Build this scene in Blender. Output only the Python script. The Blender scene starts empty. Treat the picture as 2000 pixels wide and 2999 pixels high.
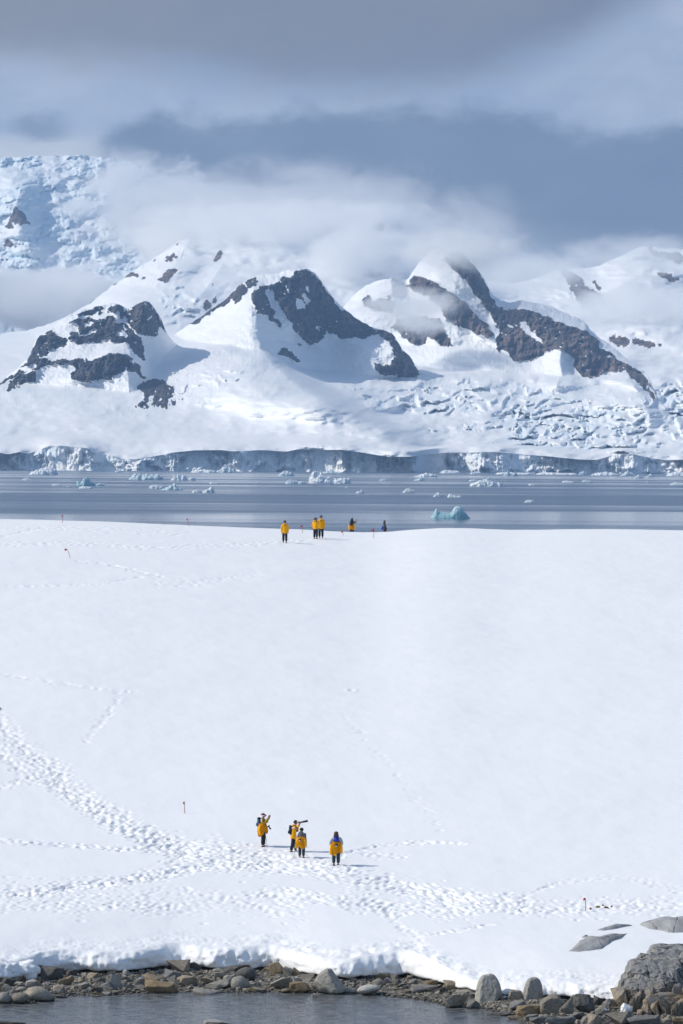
import bpy, bmesh, math, random
import numpy as np
from mathutils import Vector, Matrix, Euler

random.seed(7)
rng = np.random.default_rng(7)
scene = bpy.context.scene
COL = scene.collection

# ------------------------------------------------------------------ camera
F = 16660.0            # focal length in photo pixels (200 mm on a 36 mm tall frame)
CAMZ = 24.0
HOR = 161.5            # horizon lies this far above the picture centre
ROLL = 0.0068
camd = bpy.data.cameras.new('camera')
camd.sensor_fit = 'VERTICAL'
camd.sensor_height = 36.0
camd.sensor_width = 24.0
camd.lens = 36.0 * F / 2999.0
camd.shift_y = -HOR / 2999.0
camd.clip_start = 1.0
camd.clip_end = 90000.0
cam = bpy.data.objects.new('camera', camd)
COL.objects.link(cam)
cam.location = (0, 0, CAMZ)
cam.matrix_world = Matrix.Translation((0, 0, CAMZ)) @ Matrix.Rotation(math.radians(90), 4, 'X')
# the photograph leans by 0.4 degrees: roll about the view axis
cam.matrix_world = cam.matrix_world @ Matrix.Rotation(ROLL, 4, 'Z')
scene.camera = cam

# ------------------------------------------------------------------ world and sun
SUN_EL, SUN_AZ = 39.0, -85.0      # azimuth from +Y, negative = to the left
world = bpy.data.worlds.new('World')
scene.world = world
world.use_nodes = True
wn, wl = world.node_tree.nodes, world.node_tree.links
wn.clear()
def W(t, **k):
    n = wn.new(t)
    for a, b in k.items():
        setattr(n, a, b)
    return n
def wmath(op, a, b=None, c=None, clamp=False):
    n = wn.new('ShaderNodeMath'); n.operation = op; n.use_clamp = clamp
    for i, v in enumerate((a, b, c)):
        if v is None: continue
        if isinstance(v, (int, float)): n.inputs[i].default_value = v
        else: wl.new(v, n.inputs[i])
    return n.outputs[0]
def wsmooth(v, e0, e1):
    n = wn.new('ShaderNodeMapRange'); n.interpolation_type = 'SMOOTHSTEP'
    for s, x in ((0, v), (1, e0), (2, e1)):
        if isinstance(x, (int, float)): n.inputs[s].default_value = x
        else: wl.new(x, n.inputs[s])
    return n.outputs[0]
def wmix(f, a, b):
    n = wn.new('ShaderNodeMix'); n.data_type = 'RGBA'
    if isinstance(f, (int, float)): n.inputs[0].default_value = f
    else: wl.new(f, n.inputs[0])
    for s, x in ((6, a), (7, b)):
        if isinstance(x, tuple): n.inputs[s].default_value = (*x, 1)
        else: wl.new(x, n.inputs[s])
    return n.outputs[2]
def wnoise(vec, scale, detail=5, rough=0.55, dist=0.0):
    n = wn.new('ShaderNodeTexNoise')
    n.inputs['Scale'].default_value = scale; n.inputs['Detail'].default_value = detail
    n.inputs['Roughness'].default_value = rough; n.inputs['Distortion'].default_value = dist
    wl.new(vec, n.inputs['Vector'])
    return n.outputs[0]
def wcurve(x, pts):
    # piecewise linear function of x through pts (x mapped from [-1.6,1.6])
    n = wn.new('ShaderNodeFloatCurve')
    cm = n.mapping.curves[0]
    xs = [((p[0] + 1.6) / 3.2, p[1] * 0.5) for p in pts]
    cm.points[0].location = (0.0, xs[0][1]); cm.points[1].location = (1.0, xs[-1][1])
    for p in xs: cm.points.new(*p)
    n.mapping.update()
    t = wmath('MULTIPLY_ADD', x, 1 / 3.2, 0.5, clamp=True)
    wl.new(t, n.inputs['Value'])
    return wmath('MULTIPLY', n.outputs[0], 2.0)

sky = W('ShaderNodeTexSky', sky_type='NISHITA')
sky.sun_disc = False
sky.sun_elevation = math.radians(SUN_EL)
sky.sun_rotation = math.radians(SUN_AZ)
sky.altitude = 20; sky.air_density = 1.0; sky.dust_density = 1.5
skyc = W('ShaderNodeVectorMath', operation='SCALE'); wl.new(sky.outputs[0], skyc.inputs[0]); skyc.inputs['Scale'].default_value = 0.10
tc = W('ShaderNodeTexCoord')
sep = W('ShaderNodeSeparateXYZ'); wl.new(tc.outputs['Generated'], sep.inputs[0])
dx, dy, dz = sep.outputs
# azimuth and elevation of the direction, one unit = 3.44 degrees
az = wmath('MULTIPLY', wmath('ARCTAN2', dx, dy), 16.66)
el = wmath('MULTIPLY', wmath('ARCSINE', dz), 16.66)
comb = W('ShaderNodeCombineXYZ'); wl.new(az, comb.inputs[0]); wl.new(wmath('MULTIPLY', el, 1.9), comb.inputs[1])
uv = comb.outputs[0]
nz1 = wnoise(uv, 1.1, 6, 0.55, 0.3)
nz2 = wnoise(uv, 3.2, 6, 0.6, 0.2)
nz3 = wnoise(uv, 8.0, 6, 0.62, 0.3)
warp = wmath('ADD', wmath('ADD', wmath('MULTIPLY_ADD', nz1, 0.14, -0.07), wmath('MULTIPLY_ADD', nz2, 0.16, -0.08)), wmath('MULTIPLY_ADD', nz3, 0.09, -0.045))
elw = wmath('ADD', el, warp)
# lower bright cloud, then the long slate bank, the lighter gap, then the grey deck above
lowc = wmix(wsmooth(nz2, 0.30, 0.70), (0.53, 0.585, 0.66), (0.74, 0.765, 0.80))
lowr = wmix(wsmooth(nz2, 0.30, 0.70), (0.33, 0.395, 0.50), (0.43, 0.49, 0.58))
base = wmix(wsmooth(az, 0.25, 0.62), lowc, lowr)
top = wcurve(az, [(-1.6, .86), (-1.02, .88), (-0.74, .89), (-0.70, .94), (-0.64, .97), (-0.44, 1.0), (-0.30, .985), (-0.2, 1.01), (-0.05, 1.02), (0.3, 1.015), (0.5, .99), (0.7, .965), (0.85, .955), (1.0, .985), (1.6, 1.0)])
bot = wcurve(az, [(-1.6, .95), (-1.02, .95), (-0.74, .93), (-0.70, .88), (-0.6, .825), (-0.4, .79), (-0.2, .78), (0.0, .80), (0.2, .75), (0.35, .72), (0.45, .735), (0.55, .64), (0.7, .60), (1.0, .60), (1.6, .62)])
bank = wmath('MULTIPLY', wsmooth(wmath('SUBTRACT', top, elw), -0.035, 0.055), wsmooth(wmath('SUBTRACT', elw, bot), -0.09, 0.09))
gapc = wmix(wsmooth(wmath('ADD', wmath('MULTIPLY', nz1, 0.6), wmath('MULTIPLY', nz2, 0.4)), 0.35, 0.65), (0.335, 0.415, 0.575), (0.49, 0.555, 0.665))
gapc = wmix(wmath('MULTIPLY', wsmooth(az, -0.60, -0.80), wsmooth(el, 0.96, 0.90)), gapc, (0.60, 0.645, 0.70))
c1 = wmix(wsmooth(elw, 0.84, 0.94), base, gapc)
bankc = wmix(wsmooth(wmath('ADD', nz1, wmath('MULTIPLY_ADD', nz2, 0.6, -0.3)), 0.25, 0.75), (0.180, 0.228, 0.318), (0.228, 0.278, 0.372))
# a small separate dark puff at the left
puff = wmath('MULTIPLY', wsmooth(wmath('ABSOLUTE', wmath('ADD', az, 0.89)), 0.115, 0.02), wsmooth(wmath('ABSOLUTE', wmath('SUBTRACT', elw, 0.955)), 0.06, 0.01))
c2 = wmix(wmath('MAXIMUM', bank, wmath('MULTIPLY', puff, 0.7)), c1, bankc)
deckb = wcurve(az, [(-1.6, 1.20), (-1.0, 1.17), (-0.7, 1.14), (-0.3, 1.08), (0.2, 1.06), (0.45, 1.10), (0.6, 1.16), (0.75, 1.24), (0.9, 1.33), (1.0, 1.40), (1.6, 1.5)])
deck = wsmooth(wmath('SUBTRACT', wmath('ADD', el, wmath('ADD', wmath('MULTIPLY_ADD', nz1, 0.20, -0.10), wmath('MULTIPLY_ADD', nz2, 0.14, -0.07))), deckb), -0.07, 0.11)
deckc = wmix(wsmooth(wmath('ADD', nz1, wmath('MULTIPLY', az, -0.15)), 0.3, 0.75), (0.200, 0.230, 0.300), (0.270, 0.282, 0.318))
front = wmix(deck, c2, deckc)
# the rest of the sky: broken cloud with clear blue between
gn = wnoise(tc.outputs['Generated'], 2.6, 7, 0.58, 0.4)
gn2 = wnoise(tc.outputs['Generated'], 6.0, 5, 0.6)
cloudc = wmix(gn2, (0.17, 0.29, 0.50), (0.44, 0.60, 0.86))
gen = wmix(wsmooth(gn, 0.42, 0.62), skyc.outputs[0], cloudc)
far_mix = wmath('MAXIMUM', wsmooth(wmath('ABSOLUTE', az), 1.6, 4.0), wsmooth(el, 1.7, 3.6))
skyout = wmix(far_mix, front, gen)
bg = W('ShaderNodeBackground'); wl.new(skyout, bg.inputs[0]); bg.inputs[1].default_value = 1.0
wo = W('ShaderNodeOutputWorld'); wl.new(bg.outputs[0], wo.inputs[0])

sund = bpy.data.lights.new('sun', 'SUN')
sund.energy = 3.3; sund.angle = math.radians(0.53); sund.color = (1.0, 0.94, 0.845)
sun = bpy.data.objects.new('sun', sund); COL.objects.link(sun)
_e, _a = math.radians(SUN_EL), math.radians(SUN_AZ)
SUNV = Vector((math.sin(_a) * math.cos(_e), math.cos(_a) * math.cos(_e), math.sin(_e)))
sun.rotation_euler = SUNV.to_track_quat('Z', 'Y').to_euler()

vs = scene.view_settings
vs.view_transform = 'Standard'; vs.look = 'None'; vs.gamma = 1.0; vs.exposure = 0.0
vs.use_curve_mapping = False
cy = scene.cycles
cy.use_denoising = True
cy.max_bounces = 10; cy.diffuse_bounces = 4; cy.glossy_bounces = 3; cy.transmission_bounces = 4
cy.transparent_max_bounces = 12; cy.volume_bounces = 7
cy.volume_step_rate = 0.6; cy.volume_max_steps = 256
cy.caustics_reflective = False; cy.caustics_refractive = False

# ------------------------------------------------------------------ helpers
def unproj(px, py, Y):
    """photo pixel + distance -> world X, Z (numpy friendly)"""
    ax, ay = px - 1000.0, py - 1499.5
    bx = ax + ROLL * ay
    by = ay - ROLL * ax
    return bx / F * Y, CAMZ - (by + HOR) / F * Y
def at(px, py, Y):
    x, z = unproj(px, py, Y)
    return Vector((x, Y, z))
def sea_Y(px, py, z=0.0):
    by = (py - 1499.5) - ROLL * (px - 1000.0) + HOR
    return (CAMZ - z) * F / by
def pinterp(px, pts):
    p = np.array(pts, float)
    return np.interp(px, p[:, 0], p[:, 1])
def sm(x, a, b):
    t = np.clip((x - a) / (b - a), 0, 1)
    return t * t * (3 - 2 * t)

# vectorised gradient noise
_perm = np.random.default_rng(3).permutation(256).astype(np.int32)
_perm = np.concatenate([_perm, _perm, _perm])
_g3 = np.random.default_rng(5).normal(size=(256, 3)); _g3 /= np.linalg.norm(_g3, axis=1)[:, None]
def pnoise(x, y, z=0.0):
    x, y, z = np.broadcast_arrays(np.asarray(x, float), np.asarray(y, float), np.asarray(z, float))
    xi, yi, zi = np.floor(x).astype(np.int64), np.floor(y).astype(np.int64), np.floor(z).astype(np.int64)
    xf, yf, zf = x - xi, y - yi, z - zi
    u, v, w = [t * t * t * (t * (t * 6 - 15) + 10) for t in (xf, yf, zf)]
    def g(ox, oy, oz):
        h = _perm[_perm[_perm[(xi + ox) & 255] + ((yi + oy) & 255)] + ((zi + oz) & 255)]
        gr = _g3[h]
        return gr[..., 0] * (xf - ox) + gr[..., 1] * (yf - oy) + gr[..., 2] * (zf - oz)
    def l(a, b, t): return a + t * (b - a)
    return 1.5 * l(l(l(g(0,0,0), g(1,0,0), u), l(g(0,1,0), g(1,1,0), u), v),
             l(l(g(0,0,1), g(1,0,1), u), l(g(0,1,1), g(1,1,1), u), v), w)
def fbm(x, y, z=0.0, o=4, lac=2.03, gain=0.5):
    s = 0.0; a = 1.0
    for i in range(o):
        s = s + a * pnoise(x + 17.3 * i, y + 9.1 * i, z)
        x, y, z = x * lac, y * lac, z * lac; a *= gain
    return s
def ridged(x, y, z=0.0, o=4):
    s = 0.0; a = 1.0
    for i in range(o):
        s = s + a * (1 - np.abs(pnoise(x + 7.7 * i, y + 3.3 * i, z)) * 2)
        x, y, z = x * 2.1, y * 2.1, z * 2.1; a *= 0.5
    return s
def worley(x, y, seed=0):
    """returns d1, d2, and two random values of the nearest cell"""
    xi, yi = np.floor(x).astype(np.int64), np.floor(y).astype(np.int64)
    d1 = np.full(x.shape, 9.0); d2 = np.full(x.shape, 9.0)
    r1 = np.zeros(x.shape); r2 = np.zeros(x.shape)
    R = np.random.default_rng(100 + seed).random((256, 4))
    for ox in (-1, 0, 1):
        for oy in (-1, 0, 1):
            cx, cy_ = xi + ox, yi + oy
            h = _perm[_perm[cx & 255] + (cy_ & 255)]
            rr = R[h]
            d = np.hypot(cx + rr[..., 0] - x, cy_ + rr[..., 1] - y)
            closer = d < d1
            d2 = np.where(closer, d1, np.minimum(d2, d))
            r1 = np.where(closer, rr[..., 2], r1); r2 = np.where(closer, rr[..., 3], r2)
            d1 = np.where(closer, d, d1)
    return d1, d2, r1, r2
def in_poly(px, py, poly):
    c = np.zeros(px.shape, bool)
    n = len(poly)
    for i in range(n):
        x0, y0 = poly[i]; x1, y1 = poly[(i + 1) % n]
        if y0 == y1: continue
        cond = ((py >= min(y0, y1)) & (py < max(y0, y1)))
        xi = x0 + (py - y0) * (x1 - x0) / (y1 - y0)
        c ^= cond & (px < xi)
    return c

def mesh_np(name, V, Q, mat, parent=None, smooth=True, attrs=None):
    """V (n,3) array, Q (m,4) or (m,3) int array -> linked mesh object"""
    me = bpy.data.meshes.new(name)
    V = np.ascontiguousarray(V, dtype=np.float32); Q = np.ascontiguousarray(Q, dtype=np.int32)
    m, k = Q.shape
    me.vertices.add(len(V)); me.vertices.foreach_set('co', V.ravel())
    me.loops.add(m * k); me.loops.foreach_set('vertex_index', Q.ravel())
    me.polygons.add(m)
    me.polygons.foreach_set('loop_start', np.arange(0, m * k, k, dtype=np.int32))
    me.polygons.foreach_set('loop_total', np.full(m, k, dtype=np.int32))
    me.update(calc_edges=True)
    me.polygons.foreach_set('use_smooth', np.full(m, smooth))
    if attrs:
        for n, a in attrs.items():
            at_ = me.attributes.new(n, 'FLOAT', 'POINT')
            at_.data.foreach_set('value', np.ascontiguousarray(a, dtype=np.float32).ravel())
    me.materials.append(mat)
    o = bpy.data.objects.new(name, me); COL.objects.link(o)
    if parent is not None: o.parent = parent
    return o
def mesh_py(name, V, Fc, mat, parent=None, smooth=False):
    me = bpy.data.meshes.new(name)
    me.from_pydata([tuple(v) for v in V], [], Fc); me.update()
    if smooth: me.polygons.foreach_set('use_smooth', [True] * len(me.polygons))
    if mat: me.materials.append(mat)
    o = bpy.data.objects.new(name, me); COL.objects.link(o)
    if parent is not None: o.parent = parent
    return o
def bm_obj(name, bm, mat, parent=None, smooth=False):
    me = bpy.data.meshes.new(name); bm.to_mesh(me); bm.free()
    if smooth: me.polygons.foreach_set('use_smooth', [True] * len(me.polygons))
    me.materials.append(mat)
    o = bpy.data.objects.new(name, me); COL.objects.link(o)
    if parent is not None: o.parent = parent
    return o
def grid_quads(nr, nc):
    i = np.arange(nr - 1)[:, None] * nc + np.arange(nc - 1)[None, :]
    return np.stack([i, i + 1, i + nc + 1, i + nc], -1).reshape(-1, 4)
def tag(o, label=None, cat=None, group=None, kind=None):
    if label: o['label'] = label
    if cat: o['category'] = cat
    if group: o['group'] = group
    if kind: o['kind'] = kind
    return o
def empty(name, loc=(0, 0, 0), rz=0.0):
    o = bpy.data.objects.new(name, None); COL.objects.link(o)
    o.location = loc; o.rotation_euler = (0, 0, rz); o.empty_display_size = 0.2
    return o

# ------------------------------------------------------------------ materials
class NT:
    def __init__(s, name):
        s.m = bpy.data.materials.new(name); s.m.use_nodes = True
        s.n, s.l = s.m.node_tree.nodes, s.m.node_tree.links
        s.n.clear()
        s.out = s.n.new('ShaderNodeOutputMaterial')
    def node(s, t, **k):
        n = s.n.new(t)
        for a, b in k.items(): setattr(n, a, b)
        return n
    def put(s, sock, v):
        if v is None: return
        if isinstance(v, (int, float)): sock.default_value = v
        elif isinstance(v, tuple): sock.default_value = (*v, 1) if len(v) == 3 and sock.type == 'RGBA' else v
        else: s.l.new(v, sock)
    def math(s, op, a, b=None, c=None, clamp=False):
        n = s.node('ShaderNodeMath', operation=op, use_clamp=clamp)
        for i, v in enumerate((a, b, c)): s.put(n.inputs[i], v)
        return n.outputs[0]
    def mix(s, f, a, b):
        n = s.node('ShaderNodeMix', data_type='RGBA')
        s.put(n.inputs[0], f); s.put(n.inputs[6], a); s.put(n.inputs[7], b)
        return n.outputs[2]
    def rng(s, v, a, b, c=0.0, d=1.0):
        n = s.node('ShaderNodeMapRange', interpolation_type='SMOOTHSTEP')
        for i, x in enumerate((v, a, b, c, d)): s.put(n.inputs[i], x)
        return n.outputs[0]
    def coord(s, which='Object', scale=None, loc=None):
        t = s.node('ShaderNodeTexCoord').outputs[which]
        if scale is not None or loc is not None:
            mp = s.node('ShaderNodeMapping')
            if scale is not None: mp.inputs['Scale'].default_value = scale
            if loc is not None: mp.inputs['Location'].default_value = loc
            s.l.new(t, mp.inputs[0]); t = mp.outputs[0]
        return t
    def noise(s, vec, scale, detail=4, rough=0.55, dist=0.0):
        n = s.node('ShaderNodeTexNoise')
        s.put(n.inputs['Vector'], vec); s.put(n.inputs['Scale'], scale); s.put(n.inputs['Detail'], detail)
        s.put(n.inputs['Roughness'], rough); s.put(n.inputs['Distortion'], dist)
        return n.outputs[0]
    def vor(s, vec, scale, feature='F1', out='Distance'):
        n = s.node('ShaderNodeTexVoronoi', feature=feature)
        s.put(n.inputs['Vector'], vec); s.put(n.inputs['Scale'], scale)
        return n.outputs[out]
    def attr(s, name):
        return s.node('ShaderNodeAttribute', attribute_name=name).outputs['Fac']
    def bump(s, h, strength, dist):
        n = s.node('ShaderNodeBump')
        s.put(n.inputs['Height'], h); n.inputs['Strength'].default_value = strength; n.inputs['Distance'].default_value = dist
        return n.outputs[0]
    def bsdf(s, color, rough=0.6, normal=None, spec=0.3, **k):
        b = s.node('ShaderNodeBsdfPrincipled')
        s.put(b.inputs['Base Color'], color); s.put(b.inputs['Roughness'], rough)
        s.put(b.inputs['Specular IOR Level'], spec)
        if normal is not None: s.l.new(normal, b.inputs['Normal'])
        for a, v in k.items(): s.put(b.inputs[a], v)
        s.l.new(b.outputs[0], s.out.inputs[0])
        return s.m
def plain(name, col, rough=0.6, var=0.12, scale=6.0, spec=0.3, bump=0.0):
    t = NT(name); c = t.coord()
    n = t.noise(c, scale, 4)
    a = tuple(x * (1 - var) for x in col); b = tuple(min(1, x * (1 + var)) for x in col)
    nm = t.bump(n, 0.5, bump) if bump else None
    return t.bsdf(t.mix(n, a, b), rough, nm, spec)

def mk_snow_near():
    t = NT('snow'); c = t.coord()
    n1 = t.noise(c, 0.35, 5); n2 = t.noise(c, 9.0, 4, 0.6)
    col = t.mix(t.rng(n1, 0.3, 0.7), (0.90, 0.912, 0.93), (0.915, 0.925, 0.938))
    nm = t.bump(n2, 0.25, 0.05)
    return t.bsdf(col, 0.62, nm, 0.25)
def mk_snow_far():
    t = NT('glacier_snow'); c = t.coord()
    n1 = t.noise(c, 0.012, 6); n2 = t.noise(c, 0.11, 5, 0.6)
    ice = t.attr('ice')
    snowc = t.mix(t.rng(n1, 0.3, 0.7), (0.86, 0.875, 0.89), (0.91, 0.915, 0.915))
    icec = t.mix(n2, (0.60, 0.77, 0.86), (0.76, 0.86, 0.91))
    col = t.mix(ice, snowc, icec)
    nm = t.bump(t.noise(c, 0.22, 5, 0.65), 0.35, 2.0)
    return t.bsdf(col, 0.65, nm, 0.2)
def mk_rock_far(name, a, b, c_):
    t = NT(name); c = t.coord()
    v = t.coord('Object', (1.0, 0.6, 0.22))
    n1 = t.noise(v, 0.055, 6, 0.65, 0.6); n2 = t.noise(c, 0.35, 5, 0.7); n3 = t.noise(c, 0.012, 3)
    col = t.mix(t.rng(n1, 0.35, 0.7), a, b)
    col = t.mix(t.math('MULTIPLY', t.rng(n3, 0.45, 0.65), t.rng(n1, 0.4, 0.62)), col, c_)
    nm = t.bump(t.math('ADD', n1, n2), 0.8, 5.0)
    return t.bsdf(col, 0.85, nm, 0.15)
def mk_ice():
    t = NT('iceberg_ice'); c = t.coord(); g = t.coord('Generated')
    bl = t.attr('ice')
    n = t.noise(c, 0.5, 5, 0.6)
    f = t.math('ADD', bl, t.math('MULTIPLY_ADD', n, 0.6, -0.3), clamp=True)
    col = t.mix(f, (0.88, 0.90, 0.92), (0.30, 0.54, 0.60))
    return t.bsdf(col, 0.45, t.bump(t.noise(c, 1.2, 5, 0.65), 0.5, 0.5), 0.35)
def mk_stone(name, a, b, dark, seed=0.0, speck=0.0, wet=True):
    t = NT(name); c = t.coord('Object', None, (seed, seed * 2, 0))
    oi = t.node('ShaderNodeObjectInfo').outputs['Random']
    n1 = t.noise(c, 2.2, 5, 0.7); n2 = t.noise(c, 9.0, 4, 0.8); n3 = t.noise(c, 3.6, 6, 0.7, 1.2)
    col = t.mix(t.rng(t.math('MULTIPLY_ADD', n2, 0.4, t.math('MULTIPLY', n1, 0.6)), 0.34, 0.66), a, b)
    col = t.mix(t.math('MULTIPLY', t.rng(n3, 0.52, 0.66), 0.65), col, dark)
    hsv = t.node('ShaderNodeHueSaturation')
    t.put(hsv.inputs['Color'], col); t.put(hsv.inputs['Value'], t.math('MULTIPLY_ADD', oi, 0.5, 0.85)); t.put(hsv.inputs['Saturation'], t.math('MULTIPLY_ADD', oi, -0.7, 1.25))
    col = hsv.outputs[0]
    if speck:
        col = t.mix(t.math('MULTIPLY', t.rng(n2, 0.55, 0.62), speck), col, (0.03, 0.03, 0.032))
    # wet, darker band just above the water line (world z)
    ge = t.node('ShaderNodeNewGeometry'); sp = t.node('ShaderNodeSeparateXYZ'); t.l.new(ge.outputs['Position'], sp.inputs[0])
    wetf = t.rng(t.math('ADD', sp.outputs[2], t.math('MULTIPLY_ADD', n1, 0.2, -0.1)), 0.14, 0.03)
    col = t.mix(t.math('MULTIPLY', wetf, 0.75), col, (0.045, 0.042, 0.03))
    nm = t.bump(t.math('ADD', t.math('MULTIPLY', n3, 1.0), t.math('MULTIPLY', n2, 0.35)), 1.0, 0.10)
    return t.bsdf(col, t.math('MULTIPLY_ADD', wetf, -0.5, 0.82), nm, 0.3)

M_SNOW = mk_snow_near()
M_GLAC = mk_snow_far()
M_ROCKB = mk_rock_far('mountain_rock_slate', (0.035, 0.036, 0.044), (0.105, 0.10, 0.105), (0.17, 0.14, 0.12))
M_ROCKR = mk_rock_far('mountain_rock_brown', (0.070, 0.058, 0.062), (0.20, 0.158, 0.150), (0.31, 0.225, 0.185))
M_ICE = mk_ice()
M_ST = [mk_stone('stone_grey', (0.27, 0.25, 0.215), (0.42, 0.39, 0.335), (0.13, 0.12, 0.105), 1),
        mk_stone('stone_brown', (0.28, 0.215, 0.14), (0.46, 0.37, 0.25), (0.15, 0.12, 0.085), 2),
        mk_stone('stone_dark', (0.085, 0.082, 0.075), (0.17, 0.16, 0.145), (0.04, 0.04, 0.038), 3),
        mk_stone('stone_pale', (0.40, 0.385, 0.345), (0.54, 0.515, 0.455), (0.24, 0.23, 0.21), 4),
        mk_stone('stone_slate', (0.17, 0.168, 0.16), (0.30, 0.295, 0.275), (0.10, 0.098, 0.095), 5)]

# ------------------------------------------------------------------ foreground snow field: height function
LIP = [(-3000, 2860), (-300, 2862), (0, 2868), (60, 2872), (112, 2862), (125, 2834), (170, 2836), (195, 2838), (230, 2842), (300, 2843), (380, 2846), (452, 2838), (470, 2822), (560, 2822),
       (585, 2832), (640, 2838), (730, 2838), (800, 2824), (850, 2830), (892, 2850), (930, 2858), (990, 2866), (1060, 2866), (1090, 2856), (1140, 2856),
       (1195, 2842), (1245, 2848), (1262, 2868), (1290, 2882), (1350, 2893), (1400, 2900), (1450, 2912), (1530, 2916), (1600, 2914), (1680, 2916),
       (1750, 2928), (1800, 2928), (1900, 2930), (2300, 2940), (4500, 2950)]
WEDGE = [(-3000, 2935), (-300, 2940), (0, 2936), (100, 2937), (160, 2925), (190, 2918), (330, 2911), (500, 2905), (700, 2904), (900, 2905), (1040, 2907), (1150, 2917), (1270, 2933),
         (1330, 2948), (1420, 2950), (1500, 2972), (1560, 3000), (1640, 3040), (2300, 3080), (4500, 3100)]
ZB = 0.50
CREST_PTS = [(-3000, 1500), (-300, 1512), (0, 1520), (150, 1523), (300, 1527), (500, 1536), (700, 1544), (900, 1552), (1030, 1559), (1110, 1560), (1160, 1556), (1250, 1548), (1350, 1546), (1500, 1552), (1700, 1549), (2000, 1553), (2300, 1560), (5000, 1590)]
def gsm(pts, sigma, x0=-3000, x1=4600, step=4.0):
    """smoothed polyline as arrays"""
    x = np.arange(x0, x1 + step, step); y = pinterp(x, pts)
    k = np.arange(-int(4 * sigma / step), int(4 * sigma / step) + 1) * step
    w = np.exp(-0.5 * (k / sigma) ** 2); w /= w.sum()
    n = len(k) // 2
    yp = np.concatenate([np.full(n, y[0]), y, np.full(n, y[-1])])
    return x, np.convolve(yp, w, 'valid')
_LX, _LYv = gsm(LIP, 58.0)
_CX, _CV = gsm(CREST_PTS, 40.0)
_SX, _SV = gsm(LIP, 150.0)
def y_lip(px):
    return (CAMZ - ZB) * F / (np.interp(px, _LX, _LYv) - 1338.0 - ROLL * (px - 1000.0))
def y_water(px):
    return CAMZ * F / (pinterp(px, WEDGE) - 1338.0 - ROLL * (px - 1000.0))
YC = 462.0
def P_base(px, Y):
    pyc = np.interp(px, _CX, _CV)
    zc = CAMZ - (pyc - 1338.0 - ROLL * (px - 1000.0)) / F * YC
    kk = 0.0026
    zpar = zc - 0.0127 * (Y - YC) - kk * (Y - YC) ** 2
    y0 = 441.0
    z0 = zc - 0.0127 * (y0 - YC) - kk * (y0 - YC) ** 2
    z288 = 4.15 + 0.0002 * (px - 1000)
    t = np.clip((Y - 288.0) / (y0 - 288.0), -1, 1)
    zl = z288 + (z0 - z288) * t + 0.5 * np.sin(np.clip(t, 0, 1) * math.pi)
    zl = np.where(Y < 288, z288 + (Y - 288) * 0.088, zl)
    zpar = np.where(Y > 500, zpar, zpar)
    return np.where(Y > y0, np.maximum(zpar, -4), zl)
def lip_h(px):
    return 0.86 + 0.10 * pnoise(px / 260.0, 3.1) - 0.25 * sm(px, 1100, 1500)
def y_lip_s(px):
    return (CAMZ - ZB) * F / (np.interp(px, _SX, _SV) - 1338.0 - ROLL * (px - 1000.0))
def snow_top(px, Y):
    yl = y_lip_s(px)
    w = 1.5
    zl = ZB + lip_h(px)
    d = zl - P_base(px, yl + w)
    s = np.maximum(Y - yl, -6)
    z = P_base(px, Y) + d * (1 - sm(s, w, 20.0))
    X = (px - 1000) / F * Y
    far = sm(Y, 290, 400)
    z = z + 0.05 * fbm(X / 7.0, Y / 11.0, 1.7, 3) * sm(s, 1, 6) * (1 - 0.5 * sm(Y, 420, 460)) + 0.16 * pnoise(X / 22.0, Y / 30.0, 5.0) * sm(s, 2, 12) * (1 - sm(Y, 400, 440))
    return z
_YS = np.linspace(243, 470, 1400)
def ground(px, py):
    """photo pixel on the snow -> (X, Y, Z)"""
    z = snow_top(np.full_like(_YS, px), _YS)
    pyy = 1338.0 + ROLL * (px - 1000.0) + (CAMZ - z) / _YS * F
    yl = float(y_lip(np.array(float(px))))
    m = (_YS > yl + 1.5) & (_YS < YC + 1)
    pyy, ys, z = pyy[m], _YS[m], z[m]
    pm = np.minimum.accumulate(pyy)
    Y = float(np.interp(-py, -pm, ys)); zz = float(np.interp(Y, ys, z))
    bx = (px - 1000) + ROLL * (py - 1499.5)
    return Vector((bx / F * Y, Y, zz))

# ------------------------------------------------------------------ snow field mesh with footprints
pxs = np.concatenate([np.linspace(-2600, -160, 70), np.arange(-150, 2151, 4.0), np.linspace(2165, 4600, 70)])
NCX = len(pxs)
svals = np.concatenate([np.arange(1.5, 42, 0.17), np.arange(42, 90, 0.28), np.arange(90, 165, 0.42), np.arange(165, 225, 0.3), np.arange(225, 330, 2.0)])
nsv = len(svals)
PXg = np.broadcast_to(pxs[None, :], (nsv, NCX))
YLg = y_lip(pxs)[None, :] + 0.25 * pnoise(pxs / 60.0, 0.7)[None, :] + 0.12 * pnoise(pxs / 22.0, 4.7)[None, :]
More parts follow.
